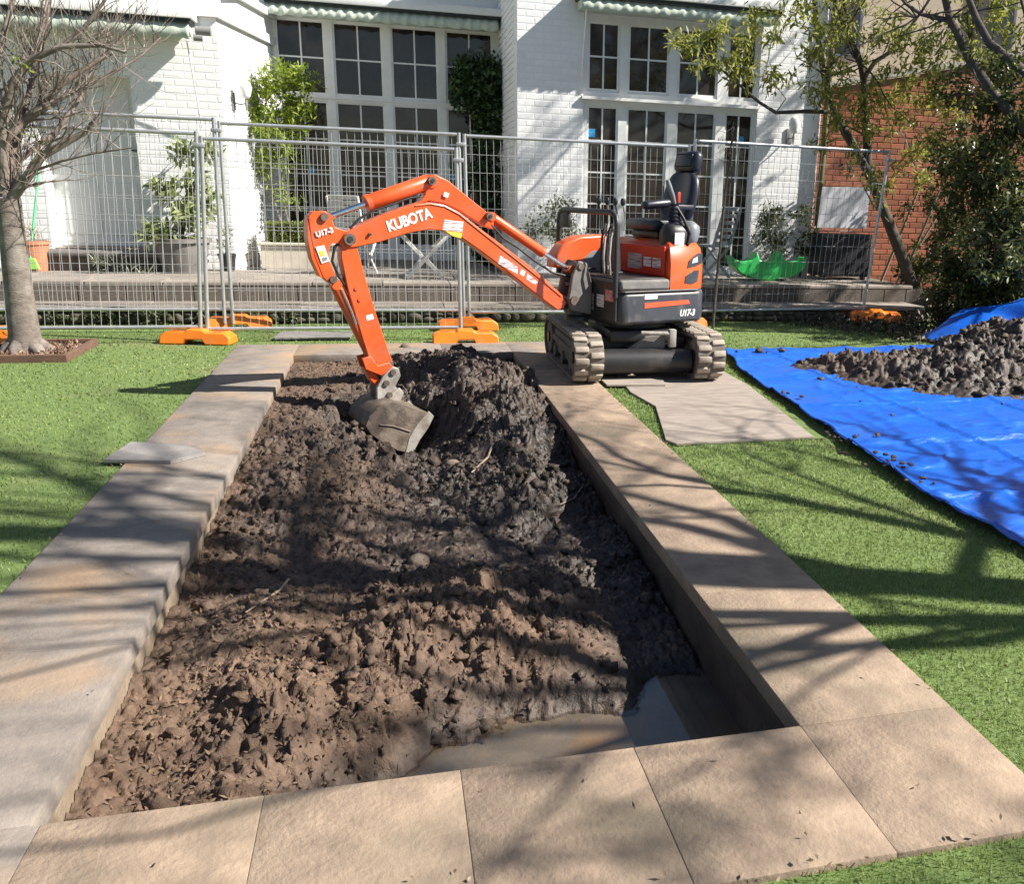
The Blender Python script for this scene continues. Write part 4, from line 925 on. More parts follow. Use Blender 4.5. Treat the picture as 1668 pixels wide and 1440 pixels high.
# --- arm
AV = .050
arm = vprism('arm', [(556, 392), (566, 380), (578, 382), (582, 402), (596, 455), (612, 508), (628, 556), (641, 594), (630, 602), (611, 601), (600, 582), (584, 530), (566, 468), (556, 420)], AV, -AV, m_or, bevel=.006)
vprism('arm_head', [(503, 352), (511, 344), (530, 343), (540, 352), (546, 370), (572, 378), (574, 396), (552, 397), (541, 396), (536, 404), (537, 424), (547, 448), (549, 460), (538, 462), (527, 452), (514, 420), (507, 388)], .044, -.044, m_or, arm, bevel=.005, pv=.05)
vprism('arm_head_edge', [(501, 356), (507, 388), (513, 420), (526, 452), (522, 451), (508, 421), (501, 388)], .046, -.046, m_blk if False else m_or, arm, bevel=.002, pv=.05)
for p, r in (((528, 353), .028), ((543, 455), .026), ((634, 594), .028), ((609, 592), .022)):
    c = PV(p[0], p[1], AV); MB().tube(c+EV*.016, c-EV*(2*AV+.016), r, n=16).build('pivot_pin', m_pin, arm, smooth=40)
cyl('bucket_cylinder', (546, 463), (603, 576), (609, 592), .043, .018, v=.0)
for dv in (-.025, .03): MB().path([PV(*p, dv) for p in ((563, 385), (545, 402), (541, 425), (552, 450), (570, 478), (578, 505), (575, 520))], .010, 8).build('hose', m_hose, ex, smooth=50)
MB().path([PV(*p, .046) for p in ((556, 470), (572, 505), (580, 528))], .008, 8).build('pipe', m_chr, ex, smooth=50)
for y0 in ((598, 470), (604, 488)):
    c = PV(y0[0]-18, y0[1], AV); MB().tube(c, c+EV*.008, .014, n=8).build('bolt', m_or, arm)
# --- bucket linkage and bucket
vprism('link', [(590, 584), (604, 580), (616, 596), (634, 590), (642, 600), (622, 612), (606, 606), (596, 602)], .070, .050, m_or, bevel=.004); vprism('link', [(590, 584), (604, 580), (616, 596), (634, 590), (642, 600), (622, 612), (606, 606), (596, 602)], -.050, -.070, m_or, bevel=.004, pv=.07)
vprism('link', [(592, 598), (606, 600), (622, 622), (616, 632), (604, 620)], .04, -.04, m_or, bevel=.006)
H1 = [(640, 597), (650, 600), (653, 612), (641, 636), (624, 654), (614, 651), (614, 632), (624, 613)]
hitch = vprism('quick_hitch', H1, .085, .055, m_steel, bevel=.006)
MB().prism([p-EV*.14 for p in PVs(H1, .085)], [p-EV*.17 for p in PVs(H1, .085)]).build('hitch_plate', m_steel, hitch, bevel=.006)
for p in ((640, 606), (629, 624), (634, 643)):
    c = PV(p[0], p[1], .085); MB().tube(c+EV*.015, c-EV*.19, .022, n=16).build('hitch_pin', m_pin, hitch, smooth=40)
H2 = [(638, 642), (652, 632), (659, 640), (650, 662), (626, 692), (619, 690), (624, 660)]
bkt = MB()
BP = [(596, 694), (602, 678), (618, 662), (640, 655), (668, 662), (700, 674), (692, 690), (676, 712), (664, 737), (648, 734), (622, 720), (604, 707)]
P0 = PVs(BP, .27)
# hollow shell: outer skin and inner skin along the back, end plates, open towards the machine
shell_px = [(700, 674), (668, 662), (640, 655), (618, 662), (602, 678), (596, 694), (604, 707), (622, 720), (648, 734), (664, 737)]
S0 = PVs(shell_px, .27); ctr = np.mean(np.array(P0), 0)
S1 = [p+(ctr-p)*.07 for p in S0]
for a_, b_ in ((S0, S1),):
    k = len(a_); Wd = -EV*.42
    bkt.add([*a_, *b_, *[p+Wd for p in a_], *[p+Wd for p in b_]], [(i, i+1, 2*k+i+1, 2*k+i) for i in range(k-1)]+[(k+i, 3*k+i, 3*k+i+1, k+i+1) for i in range(k-1)]+[(i, k+i, k+i+1, i+1) for i in range(k-1)]+[(2*k+i, 2*k+i+1, 3*k+i+1, 3*k+i) for i in range(k-1)]+[(0, 2*k, 3*k, k), (k-1, 2*k-1, 4*k-1, 3*k-1)])
bucket = bkt.build('bucket', m_bkt, ex, smooth=50)
for dv in (0, -.41): MB().prism([p+EV*(dv+.001) for p in P0], [p+EV*(dv-.011) for p in P0]).build('bucket_side', m_bkt, bucket, bevel=.003)
lip = [(699, 670), (707, 678), (698, 697), (684, 717), (671, 742), (660, 739), (667, 713), (681, 690)]
vprism('cutting_edge', lip, .276, .25, m_steel, bucket, bevel=.003); q = PVs(lip, .276)
MB().prism([p-EV*.41 for p in q], [p-EV*.436 for p in q]).build('cutting_edge', m_steel, bucket, bevel=.003)
a_, b_, c_, d_ = PV(661, 737, .27), PV(668, 740, .27), PV(668, 740, .27)-EV*.42, PV(661, 737, .27)-EV*.42
MB().prism([a_, b_, c_, d_], [p+nrm(PV(680, 715, .27)-PV(664, 737, .27))*.07 for p in (a_, b_, c_, d_)]).build('cutting_edge', m_steel, bucket, bevel=.002)
for v in (.075, -.06): vprism('bucket_ear', H2, v, v-.02, m_steel, bucket, bevel=.005, pv=.085)
c = PV(636, 657, .085); MB().tube(c+EV*.012, c-EV*.19, .024, n=16).build('bucket_pin', m_pin, bucket, smooth=40)
MB().path([p+EV*.004 for p in PVs([(618, 692), (640, 694), (668, 703)], .27)], .006, 6).build('weld_seam', m_bkt, bucket)
# --- lettering and decals
a_, b_ = PV(633, 377, BV), PV(705, 353, BV)
text('KUBOTA', .105, a_+EV*.003, b_-a_, EZ, m_wht, boom, bold=.0035, sx=.335/.40)
a_ = PV(516, 386, .05); b_ = PV(546, 377, .05); text('U17-3', .052, a_+EV*.003, b_-a_, EZ, m_wht, arm, bold=.002, sx=.95)
a_, b_ = L3(.06, .4855, .515), L3(-.1, .4855, .515)
text('U17-3', .075, L3(-.17, .4865, .525), -EU, EZ, m_wht, skirt, bold=.003, shear=.25, sx=.85)
sticker([(724, 357), (755, 361), (753, 378), (721, 374)], BV, boom and m_stk, boom); sticker([(725, 375.5), (753, 379), (751, 388), (737, 384)], BV, m_yel, boom)
sticker([(815, 416), (843, 434), (843, 446), (811, 429)], BV, m_stk, boom); sticker([(849, 438), (856, 442), (853, 450), (847, 446)], BV, m_wht, boom); sticker([(859, 445), (876, 459), (872, 464), (857, 454)], BV, m_stk, boom)
sticker([(724, 312), (732, 315), (729, 322), (722, 319)], .05, m_wht, boom)
sticker([(514, 402), (528, 399), (537, 425), (524, 429)], .05, m_wht, arm); sticker([(519, 409), (526, 407), (530, 416), (523, 418)], .052, m_yel, arm); sticker([(524, 420), (532, 418), (534, 423), (526, 426)], .052, m_stk2, arm)
sticker([(596, 514), (607, 511), (609, 519), (598, 522)], AV, m_wht, arm)
def usticker(v0, v1, z0, z1, u, mat, name='decal'):
    P = [L3(u, v0, z0), L3(u, v1, z0), L3(u, v1, z1), L3(u, v0, z1)]; MB().prism([p+EU*.0006 for p in P], [p+EU*.002 for p in P]).build(name, mat, ex)
usticker(-.02, .11, .56, .70, .458, m_stk2); usticker(.16, .27, .60, .70, .458, m_stk); usticker(.29, .41, .66, .75, .458, M('red_sticker', (.45, .12, .10), .5, (.6, .4, .35), 30))
usticker(-.13, .08, .89, 1.02, -.045, m_stk2); usticker(.11, .22, .92, 1.0, -.045, m_stk); usticker(.24, .36, .92, 1.0, -.045, m_stk)
def vbox(u0, u1, z0, z1, v, mat, name, par=skirt, t=.003):
    P = [L3(u0, v, z0), L3(u1, v, z0), L3(u1, v, z1), L3(u0, v, z1)]; return MB().prism([p+EV*.0006 for p in P], [p+EV*t for p in P]).build(name, mat, par)
vbox(.20, .07, .680, .722, .485, m_wht, 'number_plate')
P = [L3(.20, .4856, .605), L3(.20, .4856, .650), L3(-.26, .4856, .660), L3(-.28, .4856, .625)]
MB().prism(P, [p+EV*.003 for p in P]).build('orange_stripe', m_or, skirt)
# ------------------------------------------------------------------ temporary fencing
m_galv = M('galvanised', (.52, .53, .54), .38, (.42, .43, .44), 12, metal=.55)
m_wire = M('fence_wire', (.38, .385, .39), .45, metal=.3)
m_plo = M('orange_plastic', (.82, .215, .012), .45, (.74, .18, .01), 5, .1, 60, col3=(.55, .22, .08), scale3=9, c3=(.6, .8))
def fence(p0, p1, z0, z1, label, lean0=(0, 0), lean1=(0, 0)):
    p0 = np.array([*p0, 0.]); p1 = np.array([*p1, 0.]); d = nrm(p1-p0); Lg = np.linalg.norm(p1-p0)
    f = thing('temporary_fence', label, 'fence panel', ((p0+p1)/2), 'temporary fence panels')
    def at(s, z):
        k = (z-z0)/(z1-z0); o = np.array([*lean0, 0])*(1-s/Lg)*k+np.array([*lean1, 0])*(s/Lg)*k
        return p0+d*s+EZ*z+o
    r = .019
    for s in (0, Lg): MB().tube(at(s, .05), at(s, z1+.02), r, n=12).build('post', m_galv, f, smooth=40)
    for z in (z0, z1): MB().tube(at(r, z), at(Lg-r, z), r*.92, n=12).build('rail', m_galv, f, smooth=40)
    b = MB(); n = int(Lg/.077); w = .0024
    for i in range(1, n): s = Lg*i/n; b.path([at(s, z0), at(s, z1)], w, 4, False)
    k = int((z1-z0)/.19)
    for i in range(1, k): z = z0+(z1-z0)*i/k; b.path([at(0, z), at(Lg, z)], w, 4, False)
    b.build('wire_mesh', m_wire, f, fix=False)
    for z in (z1-.10,): MB().box(at(Lg, z)+d*.02, (.10, .05, .04), [d, np.cross(EZ, d), EZ], .008).build('clamp', m_galv, f, smooth=30)
    return f
fence((-4.22, 9.52), (-1.80, 9.55), .14, 1.93, 'front wire fence panel behind the bare tree trunk', (.1, .0), (.12, .0))
fence((-1.74, 9.55), (.69, 9.55), .12, 1.89, 'front wire fence panel directly behind the excavator arm', (.10, 0), (-.01, 0))
fence((-4.28, 10.42), (-1.72, 10.42), .20, 2.11, 'rear wire fence panel in front of the white door', (.0, 0), (.06, 0))
fence((-1.64, 10.42), (.79, 10.40), .19, 2.08, 'rear wire fence panel in front of the central bay window', (.03, 0), (-.02, 0))
fence((.85, 10.40), (3.40, 10.45), .17, 2.07, 'wire fence panel behind the excavator boom and seat', (-.02, 0), (.0, 0))
fence((3.47, 10.46), (6.0, 10.75), .17, 2.14, 'rightmost wire fence panel beside the red brick wall', (0, 0), (.17, .03))
def foot(c, rz, label, dz=0., rx=0.):
    b = MB(); prof = [(-.33, 0), (-.33, .085), (-.27, .115), (-.10, .115), (-.075, .14), (.075, .14), (.10, .115), (.27, .115), (.33, .075), (.33, 0), (.10, 0), (.075, .045), (-.075, .045), (-.10, 0)]
    w = .12
    for sgn in (1,):
        P0 = [(x, -w+(.025 if z > .07 else 0), z) for x, z in prof]; P1 = [(x, w-(.025 if z > .07 else 0), z) for x, z in prof]; b.prism(P0, P1)
    f = thing('orange_ballast', label, 'fence ballast', (c[0], c[1], dz), 'orange fence feet')
    f['_o'] = [0., 0., 0.]; b.build('block', m_plo, f, smooth=30, bevel=.012)
    for x in (-.20, .20): MB().bx(x-.045, x+.045, -.05, .05, .112, .118, .002).build('recess', M('orange_shadow', (.55, .12, .01), .5), f)
    f['_o'] = [c[0], c[1], dz]; f.rotation_euler = (rx, 0, rz)
foot((-1.82, 9.52), -.22, 'orange plastic foot left of the pond, nearest the camera', -.012)
foot((.72, 9.36), .0, 'orange plastic foot at the back edge of the pond', -.012)
foot((-1.60, 10.55), .10, 'orange plastic foot against the steps, behind the leftmost front foot', -.012)
foot((.82, 10.28), .05, 'orange plastic foot just behind the one at the pond edge', -.012)
foot((3.36, 10.36), .35, 'orange plastic foot half hidden behind the right track', -.012)
foot((6.12, 10.62), -.35, 'reddish orange plastic foot in shade below the brick wall', .02, .1)
foot((-3.62, 9.72), -.1, 'orange plastic foot cut off by the left picture edge', -.012)

# ------------------------------------------------------------------ leaves and trees
def leaf_arrays(C, L, Wd, rs, droop=0., up=.3):
    """one folded diamond per leaf: 4 triangles worth of 2 quads -> returns V, F(quads as two tris)"""
    n = len(C); d = rs.randn(n, 3); d[:, 2] -= droop; d /= np.linalg.norm(d, axis=1)[:, None]
    nn = rs.randn(n, 3)*.7+np.array([.3, -.2, up+.5]); s = np.cross(d, nn); s /= np.linalg.norm(s, axis=1)[:, None]+1e-9
    L = (L*rs.uniform(.6, 1.25, n))[:, None]; Wd = (Wd*rs.uniform(.7, 1.2, n))[:, None]
    nrmv = np.cross(s, d)
    A = C; B = C+d*L*.45+s*Wd*.5+nrmv*Wd*.12; D = C+d*L*.45-s*Wd*.5+nrmv*Wd*.12; E = C+d*L
    V = np.stack([A, B, E, D], 1).reshape(-1, 3); k = np.arange(n)[:, None]*4
    F = np.concatenate([k+np.array([[0, 1, 2]]), k+np.array([[0, 2, 3]])], 1).reshape(-1, 3)
    return V, F
def foliage(name, C, L, Wd, mat, parent, rs, droop=0., tint=None, up=.3):
    V, F = leaf_arrays(np.asarray(C, float), L, Wd, rs, droop, up); n = len(C)
    t = rs.rand(n) if tint is None else np.clip(tint+rs.uniform(-.3, .3, n), 0, 1)
    return npmesh(name, V, F, mat, parent, tint=np.repeat(t, 4))
def cluster(c, r, n, rs, shell=.5):
    d = rs.randn(n, 3); d /= np.linalg.norm(d, axis=1)[:, None]; rr = rs.rand(n)**shell
    return np.asarray(c)+d*rr[:, None]*np.asarray(r)
def grow(b, p, d, ln, r, lev, rs, tips, segs=5, bend=.18, split=(2, 4), ang=.6, shrink=.68, upb=.1, minr=.003, n0=7):
    pts = [np.array(p)]; rad = [r]; dd = nrm(d)
    r1 = max(r*.55, minr*.8)
    for i in range(segs):
        dd = nrm(dd+rs.randn(3)*bend+np.array([0, 0, upb])); pts.append(pts[-1]+dd*ln/segs); rad.append(r+(r1-r)*(i+1)/segs)
    b.path(pts, rad, n0 if r > .03 else (5 if r > .01 else 3), False)
    if lev <= 0 or r1 < minr: tips.append((pts[-1], dd)); tips.append((pts[len(pts)//2], dd)); return
    k = rs.randint(split[0], split[1]+1)
    for i in range(k):
        j = segs if i == 0 else rs.randint(max(1, segs//3), segs+1)
        a = nrm(rs.randn(3)); nd = nrm(dd*math.cos(ang)+nrm(a-dd*(a@dd))*math.sin(ang)*rs.uniform(.6, 1.3)) if i else nrm(dd+rs.randn(3)*.2)
        grow(b, pts[j], nd, ln*shrink*rs.uniform(.75, 1.2), max(rad[j]*(.8 if i == 0 else rs.uniform(.45, .65)), minr*.7), lev-1, rs, tips, max(3, segs-1), bend, split, ang, shrink, upb, minr, n0)
m_bark = M('grey_bark', (.20, .165, .14), .95, (.12, .10, .085), 14, .8, 40, dist=.01, stretch=(1, 1, 2.2), col3=(.27, .24, .21), scale3=6)
m_twig = M('red_brown_twig', (.15, .11, .09), .9, (.26, .22, .19), 9)
m_darkb = M('dark_bark', (.055, .045, .035), .95, (.09, .075, .06), 12, .6, 40)
m_palet = M('pale_twig', (.22, .19, .15), .9)
# --- bare tree on the left
rs = np.random.RandomState(21)
lt = thing('bare_tree', 'leafless tree with grey trunk in a timber edged bed on the left', 'tree', (-3.03, 8.98, -.01))
TYP = 8.98
tp = [onY(x, y, TYP) for x, y in ((42, 578), (40, 545), (30, 470), (22, 400), (15, 350), (10, 322))]; tp[0][2] = -.02
MB().path(tp, [.155, .122, .106, .098, .100, .106], 16).build('trunk', m_bark, lt, smooth=60)
rf = MB()
for k, (dx, dy) in enumerate(((.2, -.14), (-.18, -.12), (.24, .05), (-.05, -.22), (.06, .2))):
    rf.path([tp[0]+np.array([0, 0, .16]), tp[0]+np.array([dx*.6, dy*.6, .06]), tp[0]+np.array([dx, dy, -.02])], [.08, .06, .02], 8)
rf.build('root_flare', m_bark, lt, smooth=60)
b = MB(); tips = []
limbs = [([(16, 330), (23, 318), (68, 254), (136, 216), (160, 190)], .055, -.1), ([(10, 322), (8, 226), (40, 195), (68, 174), (100, 136), (156, 100), (185, 85)], .05, .15), ([(6, 300), (4, 200), (23, 131), (50, 96), (100, 75), (164, 73), (205, 85)], .045, -.25),
         ([(4, 310), (-15, 220), (-10, 120), (10, 40), (30, -30)], .05, .2), ([(5, 315), (-40, 230), (-80, 150), (-110, 60)], .05, .0), ([(8, 300), (30, 220), (50, 140), (70, 60), (85, -20)], .035, .35), ([(23, 318), (50, 280), (100, 262), (150, 250), (215, 240)], .018, -.35), ([(10, 322), (30, 262), (90, 215), (130, 160), (150, 110), (215, 40)], .03, .4),
         ([(68, 174), (120, 150), (180, 120), (230, 90), (262, 60)], .02, .3), ([(100, 75), (140, 40), (170, 0), (190, -40)], .02, -.1), ([(50, 96), (70, 40), (80, -30)], .02, .1)]
for px, r, dy in limbs:
    pts = [onY(x, y, TYP+dy*i/(len(px)-1)) for i, (x, y) in enumerate(px)]; rad = [max(.006, r*(1-.75*i/(len(px)-1))) for i in range(len(px))]
    b.path(pts, rad, 8, False)
    for i in range(1, len(pts)):
        for q in range(5 if i < len(pts)-1 else 6):
            s = rs.rand(); p = pts[i-1]*(1-s)+pts[i]*s; d0 = nrm(pts[i]-pts[i-1])
            grow(b, p, nrm(d0*.6+rs.randn(3)*.45+np.array([0, 0, .45])), rs.uniform(.25, .55), max(.0045, rad[i]*.33), 2, rs, tips, 4, .22, (2, 3), .55, .66, .12, .0016, 5)
b.build('branches', m_twig, lt, smooth=50, fix=False)
lc = np.concatenate([cluster(onY(28, 95, TYP-.2), (.06, .06, .08), 14, rs), cluster(onY(60, 220, TYP), (.07, .06, .05), 12, rs), cluster(onY(45, 105, TYP-.2), (.05, .05, .05), 8, rs)])
foliage('last_leaves', lc, .06, .028, leafmat('lime_leaf', (.12, .17, .03), (.24, .28, .06), .4), lt, rs)
m_tim = M('timber_edging', (.16, .085, .055), .9, (.10, .055, .04), 6, .5, 40, stretch=(1, 1, 6))
ed = thing('timber_edging', 'low brown timber edging around the bare tree', 'edging', (-3.03, 9.0, -.02))
for x0, x1, y0, y1 in ((-3.40, -2.68, 8.56, 8.60), (-3.40, -2.68, 9.42, 9.46), (-3.40, -3.36, 8.602, 9.418), (-2.72, -2.68, 8.602, 9.418)): MB().bx(x0, x1, y0, y1, -.02, .05).build('board', m_tim, ed, bevel=.004)
mv = []
C = np.stack([rs.uniform(-3.36, -2.72, 1500), rs.uniform(8.60, 9.42, 1500), rs.uniform(-.005, .03, 1500)], 1)
mul = foliage('mulch', C, .05, .022, leafmat('mulch_chip', (.10, .05, .03), (.30, .20, .13), .1), None, rs); struct(mul, 'stuff'); tag(mul, 'brown leaf and bark mulch around the bare tree', 'mulch')
struct(MB().bx(-3.36, -2.72, 8.602, 9.418, -.02, .0).build('mulch_bed', m_earth))

# --- leafy tree, thicket and trees on the right
rs = np.random.RandomState(5)
m_lf = leafmat('olive_leaf', (.12, .145, .028), (.42, .42, .09), .5)
m_dk = leafmat('dark_leaf', (.022, .038, .010), (.125, .14, .038), .35, .4)
def limbset(b, sets):
    for px, Y0, Y1, r0_, r1_ in sets:
        n = len(px); pts = [onY(x, y, Y0+(Y1-Y0)*i/(n-1)) for i, (x, y) in enumerate(px)]
        b.path(pts, [r0_+(r1_-r0_)*i/(n-1) for i in range(n)], 9, False)
def clusters(lst, rs, k=1.):
    out = []
    for x, y, r, n, Y in lst:
        c = onY(x, y, Y); rr = r/F_PX*Y*1.05
        m_ = max(3, int(n/28))
        for q in cluster(c, (rr, rr*.8, rr*.8), m_, rs, .4): out.append(cluster(q, (.12, .12, .12), int(28*k), rs, .5))
    return np.concatenate(out)
t1 = thing('leafy_tree', 'slender olive leaved tree with dark forked trunk by the brick wall', 'tree', (onZ(1492, 482, .2)[0], 11.6, .1))
b = MB(); limbset(b, [([(1505, 520), (1492, 480), (1470, 420), (1447, 361), (1414, 278), (1378, 217), (1358, 180)], 11.6, 11.6, .10, .05), ([(1358, 180), (1342, 120), (1332, 60), (1325, -20), (1322, -90)], 11.6, 11.5, .045, .02),
    ([(1414, 278), (1411, 200), (1408, 133), (1402, 103), (1380, 47), (1372, -20), (1365, -110)], 11.6, 11.4, .06, .03), ([(1408, 125), (1425, 100), (1447, 86), (1470, 60), (1494, 28), (1520, -10)], 11.5, 11.3, .035, .015)])
b.build('trunk', m_darkb, t1, smooth=60, fix=False)
b = MB(); limbset(b, [([(1358, 182), (1310, 181), (1264, 183), (1235, 165), (1222, 153), (1190, 125), (1160, 100), (1130, 85)], 11.6, 10.9, .028, .009), ([(1264, 183), (1280, 160), (1265, 140)], 11.35, 11.3, .009, .004), ([(1160, 100), (1140, 70), (1110, 50)], 11, 10.9, .008, .004), ([(1190, 125), (1200, 90), (1225, 60)], 11, 11, .008, .004), ([(1410, 220), (1380, 205), (1350, 215), (1340, 240)], 11.5, 11.2, .014, .005), ([(1402, 103), (1370, 115), (1340, 130)], 11.5, 11.2, .014, .006), ([(1447, 361), (1420, 330), (1405, 300)], 11.5, 11.2, .014, .006)])
tips = []
for x, y in ((1325, -20), (1372, -20), (1380, 47), (1494, 28), (1520, -10), (1340, 120), (1402, 103), (1365, -110), (1322, -90)):
    for q in range(4): grow(b, onY(x, y, 11.5), nrm(rs.randn(3)+np.array([0, 0, .5])), rs.uniform(.5, .9), .014, 2, rs, tips, 4, .2, (2, 3), .6, .7, .05, .003, 5)
b.build('branches', m_darkb, t1, smooth=50, fix=False)
cl = [(1150, 75, 45, 160, 10.9), (1115, 55, 30, 90, 10.9), (1185, 95, 35, 110, 11), (1215, 60, 40, 120, 11), (1250, 30, 45, 150, 11.1), (1275, 130, 28, 90, 11.3), (1225, 115, 25, 60, 11), (1300, 15, 45, 170, 11.4), (1345, 60, 45, 170, 11.3), (1385, 25, 45, 170, 11.3), (1345, 125, 35, 130, 11.4), (1380, 150, 30, 110, 11.3), (1400, 190, 22, 60, 11.3), (1440, 60, 40, 150, 11.2), (1460, 120, 30, 100, 11.2), (1435, 160, 25, 60, 11.2), (1490, 55, 40, 150, 11.0), (1525, 95, 35, 120, 10.8), (1500, 130, 25, 60, 10.8), (1365, 195, 25, 70, 11.3), (1345, 235, 18, 40, 11.3), (1420, 205, 20, 50, 11.3), (1420, 290, 22, 60, 11.3), (1395, 245, 14, 30, 11.3), (1330, 90, 20, 60, 11.3), (1450, 200, 30, 70, 11.3), (1490, 180, 35, 90, 11.0), (1530, 160, 35, 100, 10.9), (1470, 240, 25, 40, 11.2), (1330, 160, 22, 60, 11.4), (1490, 270, 40, 90, 11.2), (1530, 230, 35, 80, 10.9), (1450, 320, 25, 40, 11.2), (1420, 150, 25, 70, 11.2), (1560, 180, 30, 60, 10.9)]
LC = clusters([(x, y, r*1.1, n*1.9, Y) for x, y, r, n, Y in cl], rs)
up_c = np.concatenate([cluster(np.array([7.0+rs.uniform(-2.2, 1.5), 11.2+rs.uniform(-.9, .8), 4.6+rs.uniform(-.4, 1.6)]), (.22, .22, .2), 40, rs, .5) for _ in range(20)])
foliage('crown', np.concatenate([LC, up_c]), .12, .030, m_lf, t1, rs, droop=.5)

t2 = thing('leaning_tree', 'dark leaning trunk with sparse branches at the top right corner', 'tree', (8.3, 9.4, 0))
b = MB(); limbset(b, [([(1850, 560), (1790, 400), (1735, 290), (1700, 250), (1652, 192), (1616, 150), (1580, 97), (1560, 55), (1547, 30), (1535, -20), (1520, -90)], 9.4, 9.6, .085, .03), ([(1550, 33), (1520, 27), (1500, 22), (1475, 5), (1455, -20)], 9.6, 9.6, .03, .012)])
b.build('trunk', m_darkb, t2, smooth=60, fix=False)
tips = []
for x, y in ((1535, -20), (1580, 97), (1616, 150), (1500, 22), (1547, 30), (1520, -90), (1700, 250)):
    for q in range(3):
        b = MB(); grow(b, onY(x, y, 9.6), nrm(rs.randn(3)+np.array([0, 0, .6])), rs.uniform(.4, .8), .012, 2, rs, tips, 4, .2, (2, 3), .6, .7, .05, .0025, 5); b.build('branch', m_darkb, t2, smooth=50, fix=False)
foliage('crown', clusters([(1560, 20, 45, 140, 9.6), (1610, 40, 40, 120, 9.6), (1640, 15, 40, 140, 9.5), (1530, 60, 30, 60, 9.6), (1655, 60, 30, 80, 9.5), (1590, 75, 25, 50, 9.5), (1560, 90, 40, 120, 9.7), (1640, 90, 40, 160, 9.6), (1600, 15, 50, 160, 9.7)], rs), .10, .03, m_lf, t2, rs, droop=.4)
t3 = thing('slanting_tree', 'thinner dark trunk slanting to the right of the leaning trunk, in shade', 'tree', (8.6, 8.9, 0))
b = MB(); limbset(b, [([(1900, 540), (1820, 330), (1760, 215), (1720, 170), (1668, 115), (1611, 69), (1590, 30), (1575, -10), (1560, -80)], 8.9, 9.1, .07, .025), ([(1720, 170), (1690, 90), (1672, 30), (1655, -30)], 9, 9, .03, .012)])
b.build('trunk', m_darkb, t3, smooth=60, fix=False)
foliage('crown', clusters([(1650, 110, 40, 160, 9.0), (1690, 60, 50, 200, 9.0), (1620, 100, 25, 50, 9.0)], rs), .08, .026, m_dk, t3, rs)
def shrub(name, label, base, cl, mat, L, Wd, stems, k=1., group=None, tw=True, cat='shrub', dens=.12, stemmat=None):
    s = thing(name, label, cat, base, group)
    C = []
    for c, r, n in cl:
        for q in cluster(c, r, max(4, int(n*k/24)), rs, .42): C.append(cluster(q, (dens,)*3, 24, rs, .5))
    foliage('foliage', np.concatenate(C), L, Wd, mat, s, rs, up=.6)
    b = MB()
    for p in stems: 
        p = [np.array(q, float) for q in p]; b.path(p, [.022-.014*i/(len(p)-1) for i in range(len(p))], 6, False)
        if tw: grow(b, p[-1], nrm(p[-1]-p[-2]), .35, .008, 2, rs, [], 4, .25, (2, 3), .6, .7, .0, .002, 5)
    b.build('stem', stemmat or m_darkb, s, smooth=50, fix=False)
    return s
def Yc(x, y, Y): return tuple(onY(x, y, Y))
shrub('thicket', 'dense dark evergreen thicket filling the right picture edge', (7.6, 9.6, 0),
      [(Yc(1620, 260, 9.8), (.55, .5, .5), 900), (Yc(1580, 330, 10.2), (.45, .5, .5), 800), (Yc(1650, 400, 9.4), (.55, .5, .45), 1100), (Yc(1590, 440, 9.8), (.45, .5, .4), 900), (Yc(1640, 180, 9.6), (.5, .5, .35), 600), (Yc(1670, 320, 9.2), (.5, .5, .6), 900), (Yc(1560, 500, 9.9), (.4, .4, .3), 600), (Yc(1640, 480, 9.5), (.5, .4, .3), 800), (Yc(1550, 260, 10.5), (.3, .4, .35), 300), (Yc(1630, 120, 10), (.45, .4, .3), 400), (Yc(1560, 150, 10.4), (.35, .4, .25), 220)],
      m_dk, .10, .04, [[(7.5, 9.8, 0), (7.4, 9.8, 1.), (7.2, 9.7, 1.9)], [(7.9, 9.5, 0), (8.0, 9.4, 1.1), (7.9, 9.3, 2.1)], [(7.2, 10, 0), (7.0, 10.1, .9), (6.9, 10.2, 1.5)]], 1.9, cat='thicket')
shrub('leafy_bush', 'olive green bush with lighter leaves low at the right edge', (7.3, 9.0, 0),
      [(Yc(1640, 430, 8.8), (.35, .3, .3), 260), (Yc(1600, 380, 9.0), (.3, .3, .3), 160), (Yc(1655, 350, 8.8), (.3, .3, .35), 220)], leafmat('mid_leaf', (.05, .07, .016), (.16, .17, .045), .35), .11, .04, [[(7.2, 9, 0), (7.1, 9, .9)]], 1.)
shrub('wall_shrub', 'sparse dark shrub with pale bare twigs against the brick wall', (7.2, 12.6, .1),
      [(Yc(1530, 210, 12.4), (.4, .25, .45), 330), (Yc(1500, 330, 12.2), (.35, .3, .4), 200), (Yc(1545, 300, 12.0), (.35, .3, .4), 300), (Yc(1400, 275, 12.6), (.22, .2, .2), 120), (Yc(1500, 430, 12.0), (.42, .3, .35), 700), (Yc(1545, 390, 11.6), (.4, .3, .45), 800), (Yc(1540, 470, 11.4), (.4, .3, .25), 500), (Yc(1580, 240, 11.6), (.4, .3, .4), 500)], m_dk, .10, .04,
      [[(7.2, 12.6, .1), Yc(1500, 300, 12.4), Yc(1480, 240, 12.4)], [(7.3, 12.4, .1), Yc(1540, 330, 12.2), Yc(1530, 260, 12.2)], [(7.3, 12.2, .1), Yc(1530, 310, 12.0), Yc(1500, 290, 11.8)], [(7.4, 12.2, .1), Yc(1580, 310, 12.0), Yc(1575, 270, 12.0)]], 1., stemmat=m_palet)
